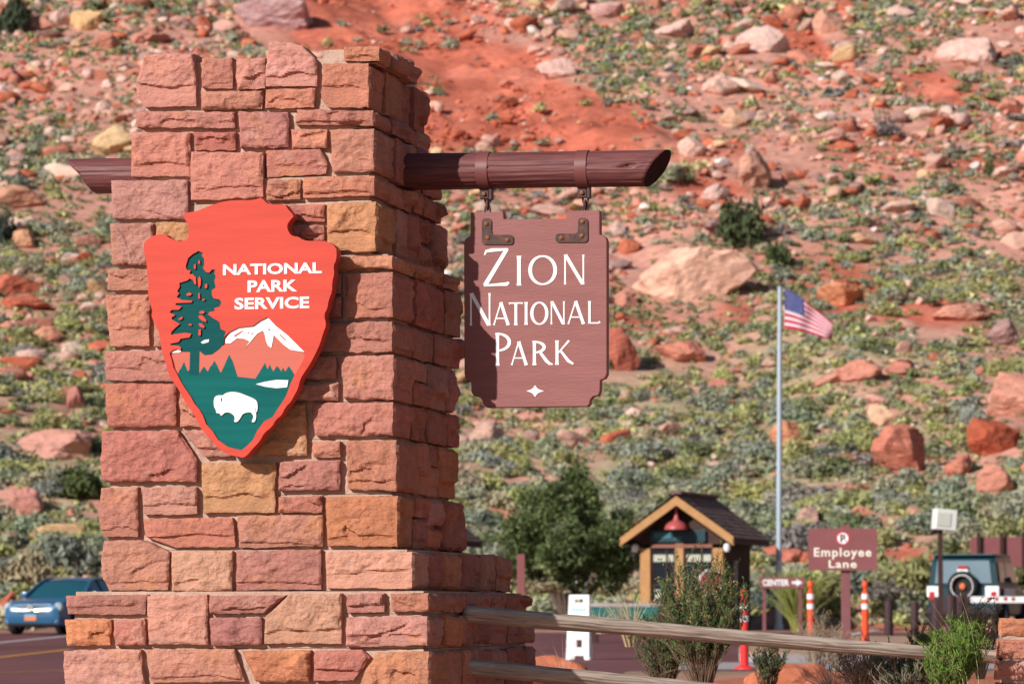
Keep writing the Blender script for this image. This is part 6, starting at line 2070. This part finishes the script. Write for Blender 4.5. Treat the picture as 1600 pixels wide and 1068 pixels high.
mb = MB(); mb.box((-.9, 0, 1.895), (2.3, 1.5, .05), bev=.02); mb.build('roof', M_TEALCAR, suv)
mb = MB(); mb.prism([[(-.70, 1.22), (.70, 1.22), (.64, 1.76), (-.64, 1.76)]], lambda s, t, h: Vector((-2.045 + .24 * max(0, t - 1.70) * 1.0 - h, s, t)), .0, .02); mb.build('rear_window', M_SUVGLASS, suv)
for s_ in (-1, 1):
    mb = MB(); mb.box((-2.10, s_ * .72, 1.02), (.08, .34, .26), bev=.02); mb.build('corner_panel', M_WHITE, suv)
    mb = MB(); mb.box((-2.145, s_ * .76, .92), (.03, .13, .2), bev=.01); mb.build('tail_light', M_REDL, suv)
    mb = MB(); mb.prism([[(-1.85, 1.25), (-1.0, 1.25), (-1.0, 1.72), (-1.8, 1.72)]], lambda s, t, h: Vector((s, s_ * (.885 - .12 * (t - 1.1) / .8 + h), t)), 0, .015); mb.build('side_window', M_CARGLASS, suv)
    mb = MB(); mb.prism([[(-.9, 1.25), (.55, 1.25), (.28, 1.72), (-.9, 1.72)]], lambda s, t, h: Vector((s, s_ * (.885 - .12 * (t - 1.1) / .8 + h), t)), 0, .015); mb.build('side_window', M_CARGLASS, suv)
    mb = MB(); mb.box((.55, s_ * 1.10, 1.32), (.1, .18, .26), bev=.03); mb.box((.55, s_ * .97, 1.22), (.05, .16, .05)); mb.build('mirror', M_BLACK, suv)
    mb = MB(); mb.box((-.9, s_ * .925, .98), (1.4, .02, .25), bev=.005); mb.build('side_panel', M_WHITE, suv)
    for x_ in (-1.35, 1.45): wheel(suv, (x_, s_ * .82, .38), .39, .25, M_STEEL)
mb = MB(); mb.lathe((-2.14, -.02, 1.14), [(.20, 0), (.34, .0), (.37, .05), (.37, .15), (.33, .2), (.24, .2), (.22, .1), (0, .08)], 26, axis=(-1, 0, 0)); sp_ = mb.build('spare_wheel', MATS['tyre_rubber'], suv, smooth=True)
mb = MB(); mb.ring((-2.345, -.02, 1.14), (1, 0, 0), .27, .012, 26, 6); mb.build('wheel_ring', M_WHITE, sp_)
mb = MB(); mb.lathe((-2.24, -.02, 1.14), [(.09, 0), (.07, .07), (0, .08)], 12, axis=(-1, 0, 0)); mb.build('hub', mat('orange_hub', (0.60, 0.14, 0.05), 0.5, 0), sp_)
mb = MB(); mb.box((-2.12, 0, 1.60), (.05, .22, .07)); mb.build('brake_light', M_REDL, suv)
mb = MB(); mb.box((-2.12, 0, 1.50), (.05, .26, .1)); mb.build('number_plate', M_WHITE, suv)
mb = MB(); mb.box((-2.2, 0, .55), (.2, 1.72, .18), bev=.04); mb.build('bumper', M_BLACK, suv)

# ------------------------------------------------------------------ trees and plants near the entrance
def juniper(u, v, d, w, h, lab, seed):
    p = post_base(u, d); s = d / FPX
    r = empty('juniper_tree', p, lab, 'tree')
    rs = np.random.RandomState(seed)
    Wm, Hm = w * s * 1.3, h * s * 1.08
    # leaf clumps on limbs
    mbt = MB(); cl = []
    for k in range(9):
        a = 6.28 * k / 9 + rs.uniform(-.3, .3); l = Wm * rs.uniform(.28, .46)
        z1 = Hm * rs.uniform(.38, .78)
        q0 = Vector((rs.uniform(-.1, .1), rs.uniform(-.1, .1), 0.0)); q1 = Vector((math.cos(a) * l * .35, math.sin(a) * l * .35, z1 * .55)); q2 = Vector((math.cos(a) * l, math.sin(a) * l, z1))
        mbt.tube([q0, q1, q2], [.12, .075, .02], 7)
        for j in range(5):
            t = .35 + .65 * j / 4
            c_ = q1.lerp(q2, t); cl.append((c_ + Vector(rs.normal(size=3)) * .18, rs.uniform(.30, .55)))
    for k in range(16):
        a = rs.uniform(0, 6.28); rr_ = Wm * .40 * math.sqrt(rs.uniform(0, 1)); zz = Hm * rs.uniform(.28, .92)
        f = math.sqrt(max(.05, 1 - ((zz / Hm - .42) / .58) ** 2))
        cl.append((Vector((math.cos(a) * rr_ * f, math.sin(a) * rr_ * f, zz)), rs.uniform(.3, .55)))
    for k in range(9):
        cl.append((Vector((.25 + rs.uniform(-.5, .5) * (1 - k / 10), rs.uniform(-.4, .4) * (1 - k / 10), Hm * (.70 + .042 * k))), .5 - .025 * k))
    for k in range(7):
        cl.append((Vector((rs.uniform(.6, 1.9), rs.uniform(-.8, .8), Hm * rs.uniform(.3, .6))), .5))
    V = []; T_ = []
    for (c_, rr_) in cl:
        n = int(260 * rr_ / .4)
        dv = rs.normal(size=(n, 3)); dv /= np.linalg.norm(dv, axis=1)[:, None]
        pp = np.array(c_) + dv * (rr_ * rs.uniform(.25, 1.1, n) ** .6)[:, None] * np.array([1.1, 1.1, .85])
        t = dv + rs.normal(size=(n, 3)) * .6 + np.array([0, 0, .5]); t /= np.linalg.norm(t, axis=1)[:, None]
        b = np.cross(t, rs.normal(size=(n, 3))); b /= np.linalg.norm(b, axis=1)[:, None]
        sz = rs.uniform(.05, .10, (n, 1))
        V.append(np.stack([pp - b * sz * .6, pp + b * sz * .6, pp + t * sz * 1.9], 1).reshape(-1, 3)); T_.append(np.repeat(rs.uniform(.6, 1.4, n) * rs.uniform(.75, 1.2), 3))
    V = np.concatenate(V); T_ = np.concatenate(T_)
    V[:, 2] = np.maximum(V[:, 2], .35)
    link('crown', np_mesh('crown', V, [np.arange(len(V)).reshape(-1, 3)], M_LEAF, colors=np.array([0.115, 0.15, 0.055])[None] * T_[:, None]), r)
    mbt.tube([(0, 0, -.1), (.03, 0, .3), (0, .03, .9)], [.2, .15, .1], 9)
    mbt.build('trunk', MATS['dark_bark'], r)
    return r


juniper(890, 915, 122, 205, 215, 'big dark green juniper tree left of the entrance kiosk', 3)


def tuft(name, base, h, spread, n, col, lab, cat, seed, wid=0.006, droop=0.4, parent=None, group=None, lean=(0, 0)):
    """grass-like blades from one foot"""
    rs = np.random.RandomState(seed)
    V = []; Fq = []; C = []
    for k in range(n):
        a = rs.uniform(0, 6.28); sp = spread * rs.uniform(.15, 1) ; hh = h * rs.uniform(.55, 1.05)
        d = np.array([math.cos(a), math.sin(a)]) ; p0 = d * spread * .12 * rs.uniform(0, 1)
        side = np.array([-d[1], d[0], 0]) * wid * rs.uniform(.6, 1.3)
        if rs.uniform() < .5: side = np.array([wid, 0, 0]) * rs.uniform(.6, 1.2)
        b = len(V); c = np.array(col) * rs.uniform(.7, 1.3)
        m = 4
        for i in range(m):
            q = i / (m - 1)
            x = p0[0] + d[0] * sp * q ** 1.6 + lean[0] * q * q; y = p0[1] + d[1] * sp * q ** 1.6 + lean[1] * q * q; z = hh * (q - droop * q ** 3 * .5)
            w = side * (1 - q * .85)
            V += [np.array([x, y, z]) - w, np.array([x, y, z]) + w]; C += [c, c]
        for i in range(m - 1): Fq.append((b + 2 * i, b + 2 * i + 1, b + 2 * i + 3, b + 2 * i + 2))
    me = np_mesh(name, np.array(V), [np.array(Fq)], M_LEAF, colors=np.array(C))
    o = link(name, me, parent)
    o.location = base
    if lab: tag(o, lab, cat, group)
    return o


yb = post_base(1246, 106)
tuft('yucca_plant', yb, 1.75, 1.05, 420, (0.26, 0.28, 0.075), 'spiky yellow-green yucca between the flagpole and the employee sign', 'plant', 8, wid=.028, droop=.1)
for (u, d, h, lab) in [(906, 108, 1.25, 'pale cream flowering yucca stalks left of the kiosk, taller clump'), (940, 107, 1.05, 'pale cream flowering shrub left of the kiosk, shorter clump')]:
    b = post_base(u, d)
    tv, tf, tt = foliage(50 + u, 420, .16, 1.0, .3, lumps=7)
    tv = tv * np.array([.42, .42, h])
    o = link('pale_shrub', np_mesh('pale_shrub', tv, [tf], M_LEAF, colors=np.array([.46, .46, .30])[None] * tt[:, None])); o.location = b
    tag(o, lab, 'shrub')
rsx = random.Random(3)
# brush row between the road and the foot of the hill
k = 0
names = {'g': ((.15, .165, .13), 'grey-green'), 'o': ((.22, .215, .09), 'olive'), 's': ((.34, .28, .17), 'straw-coloured'), 'b': ((.11, .14, .13), 'blue-grey'), 'p': ((.20, .18, .15), 'dull brown')}
for (u, v, w, h, c, d, lab) in [(1425, 915, 110, 62, 'o', 112, 'broad olive shrub behind the bollards'), (1330, 925, 80, 50, 'g', 113, 'grey-green shrub behind the employee sign post'), (1380, 935, 70, 40, 'p', 108, 'dull brown shrub between the employee sign and the bollards'),
                                (1290, 930, 60, 44, 'o', 110, 'olive shrub left of the employee sign post'), (40, 905, 90, 60, 's', 114, 'straw-coloured shrub at the left edge above the car bonnet'), (105, 880, 90, 60, 'g', 118, 'grey-green shrub behind the blue car roof'),
                                (15, 980, 30, 26, 's', 105.5, 'small straw-coloured bush left of the blue car wheel'), (1000, 925, 60, 36, 's', 112, 'dry straw bush against the kiosk front corner'), (770, 912, 70, 40, 's', 112, 'dry straw bush right of the pillar ledge'),
                                (850, 925, 80, 26, 's', 112, 'low dry grass clump under the juniper'), (1190, 945, 50, 44, 'b', 107, 'dark blue-grey shrub between kiosk and flagpole'), (1480, 930, 60, 40, 'g', 112, 'grey-green shrub beside the light post foot')]:
    p = post_base(u, d); s = d / FPX
    tv, tf, tt = foliage(400 + k, 460, .15, .9, .3, lumps=8); k += 1
    ext = tv.max(0) - tv.min(0)
    tv = tv / ext * np.array([w * s, w * s * .8, h * s]) 
    zt = at_depth(u, v - h, d).z
    o = link('shrub', np_mesh('shrub', tv, [tf], M_LEAF, colors=np.array(names[c][0])[None] * tt[:, None])); o.location = (p.x, p.y, max(p.z - .05, zt - h * s))
    tag(o, lab, 'shrub')


# ------------------------------------------------------------------ plants by the fence
def twig_shrub(name, base, h, spread, stems, col, lab, seed, leafn=26, leaf=(.020, .0026), flowers=0, stemcol=M_TWIG, bare=0.25, fcol=(0.42, 0.30, 0.11), lean=(0, 0), upright=1.0):
    """many thin branching stems with narrow leaves"""
    rs = np.random.RandomState(seed)
    r = empty(name, base, lab, 'shrub')
    mb = MB(); V = []; C = []; FL = MB()
    for k in range(stems):
        a = rs.uniform(0, 6.28); l = h * rs.uniform(.55, 1.05); sp = spread * rs.uniform(0, 1) ** .6
        d = Vector((math.cos(a), math.sin(a), 0))
        p0 = d * spread * .12 * rs.uniform(0, 1)
        p3 = d * sp + Vector((lean[0], lean[1], l * upright * (1 - .25 * (sp / spread) ** 2)))
        p1 = p0.lerp(p3, .35) + Vector((0, 0, l * .12)) + Vector(rs.normal(size=3)) * .02
        p2 = p0.lerp(p3, .7) + Vector((0, 0, l * .08)) + Vector(rs.normal(size=3)) * .025
        main = [p0, p1, p2, p3]
        mb.tube(main, [.0042, .0032, .0022, .0012], 4, cap=False)
        tw = [main]
        for j in range(4):
            q = rs.uniform(.35, .9)
            b0 = p1.lerp(p2, q) if q < .7 else p2.lerp(p3, q - .3)
            b1 = b0 + Vector((rs.normal() * .055, rs.normal() * .055, rs.uniform(.06, .16))) * (h / .7)
            mb.tube([b0, b0.lerp(b1, .5) + Vector(rs.normal(size=3)) * .006, b1], [.002, .0016, .0009], 3, cap=False); tw.append([b0, b0.lerp(b1, .5), b1])
        for t_i, line in enumerate(tw):
            n = leafn if t_i == 0 else leafn // 2
            for j in range(n):
                q = bare + (1 - bare) * rs.uniform() if t_i == 0 else rs.uniform()
                f = q * (len(line) - 1); i = min(int(f), len(line) - 2); pp = line[i].lerp(line[i + 1], f - i)
                dv = Vector(rs.normal(size=3)); dv.z = abs(dv.z) * 1.6 + .3; dv.normalize()
                sd_ = dv.cross(Vector(rs.normal(size=3))).normalized() * leaf[1] * rs.uniform(.7, 1.4)
                e = pp + dv * leaf[0] * rs.uniform(.6, 1.5)
                V += [pp - sd_, pp + sd_, e]; c = (np.array(col) if rs.uniform() > .09 else np.array([.30, .24, .11])) * rs.uniform(.55, 1.45); C += [c, c, c]
            if flowers and rs.uniform() < flowers:
                e = line[-1]
                for m_ in range(6):
                    q = e + Vector(rs.normal(size=3)) * .009
                    FL.add([q + Vector((-.006, 0, 0)), q + Vector((.006, 0, 0)), q + Vector((0, .004, .009)), q + Vector((0, -.005, .003))], [(0, 1, 2), (0, 3, 1), (1, 3, 2), (0, 2, 3)])
    tag(mb.build('stems', stemcol, r), kind='stuff')
    V = np.array([p[:] for p in V]); link('leaves', np_mesh('leaves', V, [np.arange(len(V)).reshape(-1, 3)], M_LEAF, colors=np.array(C)), r)
    if FL.v: tag(FL.build('flower_heads', mat('dry_flower_heads', fcol, 0.9, 0.3, 60), r), kind='stuff')
    return r


M_GSTEM = mat('green_stem', (0.13, 0.15, 0.06), 0.8, 0.2, 20)
M_BSTEM = mat('brown_stem', (0.16, 0.10, 0.065), 0.85, 0.2, 20)
def near_base(u, v, d):
    return at_depth(u, v, d)
twig_shrub('flowering_shrub', at_depth(1098, 1085, 25.4), .90, .35, 135, (.085, .155, .050), 'tall thin-stemmed green shrub with dry flower heads in front of the kiosk', 11, 36, (.030, .0036), .14, M_BSTEM, .28)
twig_shrub('flowering_shrub', at_depth(1038, 1090, 25.8), .58, .26, 85, (.075, .12, .045), 'lower dark green shrub left of the tall flowering one behind the rail', 12, 34, (.024, .0030), .03, M_BSTEM, .15)
twig_shrub('green_shrub', at_depth(1200, 1085, 25.2), .34, .14, 40, (.04, .08, .03), 'small green shrub right of the tall flowering one behind the rail', 13, 36, (.022, .0026), .04, M_BSTEM, .2)
twig_shrub('green_shrub', at_depth(1486, 1112, 19.2), .46, .18, 75, (.135, .235, .035), 'bright green feathery shrub in front of the rail beside the stone pier', 14, 54, (.028, .0026), .0, M_GSTEM, .12, lean=(.03, -.05))
twig_shrub('green_shrub', at_depth(1448, 1075, 20.5), .30, .15, 52, (.16, .20, .055), 'olive green feathery shrub behind the rail near the bollards', 15, 40, (.024, .0026), .10, M_GSTEM, .15, fcol=(.55, .30, .03))
twig_shrub('grey_shrub', at_depth(1532, 1060, 20.8), .42, .17, 42, (.20, .20, .13), 'dry grey-green twiggy shrub left of the stone pier', 16, 22, (.018, .0022), .25, M_TWIG, .1, fcol=(.35, .30, .2))
twig_shrub('grey_shrub', at_depth(1415, 1100, 20.2), .30, .22, 60, (.10, .13, .085), 'low dark grey-green shrub under the rail', 17, 32, (.020, .0028), .0, M_TWIG, .05)
twig_shrub('dry_shrub', at_depth(1345, 1098, 20.4), .34, .22, 60, (.34, .25, .19), 'dry pinkish straw shrub under the rail below the employee sign', 18, 12, (.018, .0020), .1, M_TWIG, .1, fcol=(.42, .3, .22))
twig_shrub('dry_shrub', at_depth(1275, 1070, 40.0), .74, .26, 50, (.34, .27, .19), 'dry leafless bush at the foot of the left orange marker post', 19, 12, (.03, .003), .1, M_TWIG, .1, fcol=(.42, .3, .2))
twig_shrub('dry_shrub', at_depth(1310, 1060, 42.0), .62, .24, 40, (.36, .29, .20), 'dry leafless bush at the foot of the employee sign post', 20, 12, (.03, .003), .1, M_TWIG, .1, fcol=(.42, .3, .2))
tuft('dry_grass', at_depth(985, 1010, 26), .52, .30, 130, (.50, .40, .25), 'blond dry grass stalks arching in front of the kiosk posts', 'grass', 21, wid=.0022, droop=.55, lean=(-.06, 0))
tuft('dry_grass', at_depth(940, 990, 27), .30, .34, 70, (.48, .38, .24), 'low blond dry grass above the rail by the teal barrier', 'grass', 22, wid=.0022, droop=.7, lean=(.1, 0))
tuft('dry_grass', at_depth(880, 1075, 24), .36, .26, 16, (.44, .30, .24), 'few bare dry stalks between the two rails beside the sandwich board', 'grass', 23, wid=.0018, droop=.3)
tuft('dry_grass', at_depth(1520, 1110, 19.1), .62, .34, 14, (.46, .44, .22), 'long yellowish stalks leaning over the bright green shrub', 'grass', 24, wid=.0018, droop=.2, lean=(-.14, 0))
tuft('dry_grass', at_depth(1400, 1080, 20.6), .26, .3, 90, (.40, .31, .22), 'short dry grass under the rail left of the bright green shrub', 'grass', 25, wid=.002, droop=.4)
tuft('dry_grass', at_depth(1300, 1090, 20.3), .24, .4, 110, (.42, .31, .24), 'short dry grass below the rail under the employee sign', 'grass', 26, wid=.002, droop=.4)
for (u, v, d, w, h, lab) in [(1236, 1070, 27, 150, 36, 'smooth red earth mound at the bottom right between the rails'), (860, 1050, 34, 120, 26, 'low heap of red gravel beside the sandwich board')]:
    s = d / FPX
    vv, ff = rock_shape(4, 900 + u, 1.0, 3, .16, .7)
    e = vv.max(0) - vv.min(0); vv = vv / e * np.array([w * s, w * s * .8, h * s * 2.0])
    p = at_depth(u, v, d)
    o = link('red_mound', np_mesh('red_mound', vv, [ff], mat('red_earth', (0.48, 0.155, 0.085), 0.95, 0.2, 6, 0.7, 30, spec=.08)), None); o.location = p
    tag(o, lab, 'mound')

print('objects', len(bpy.data.objects), 'tris', sum(len(o.data.polygons) * 1 for o in SC.objects if o.type == 'MESH'))
print('TRIS', sum(sum(len(p.vertices)-2 for p in o.data.polygons) for o in SC.objects if o.type=='MESH'))
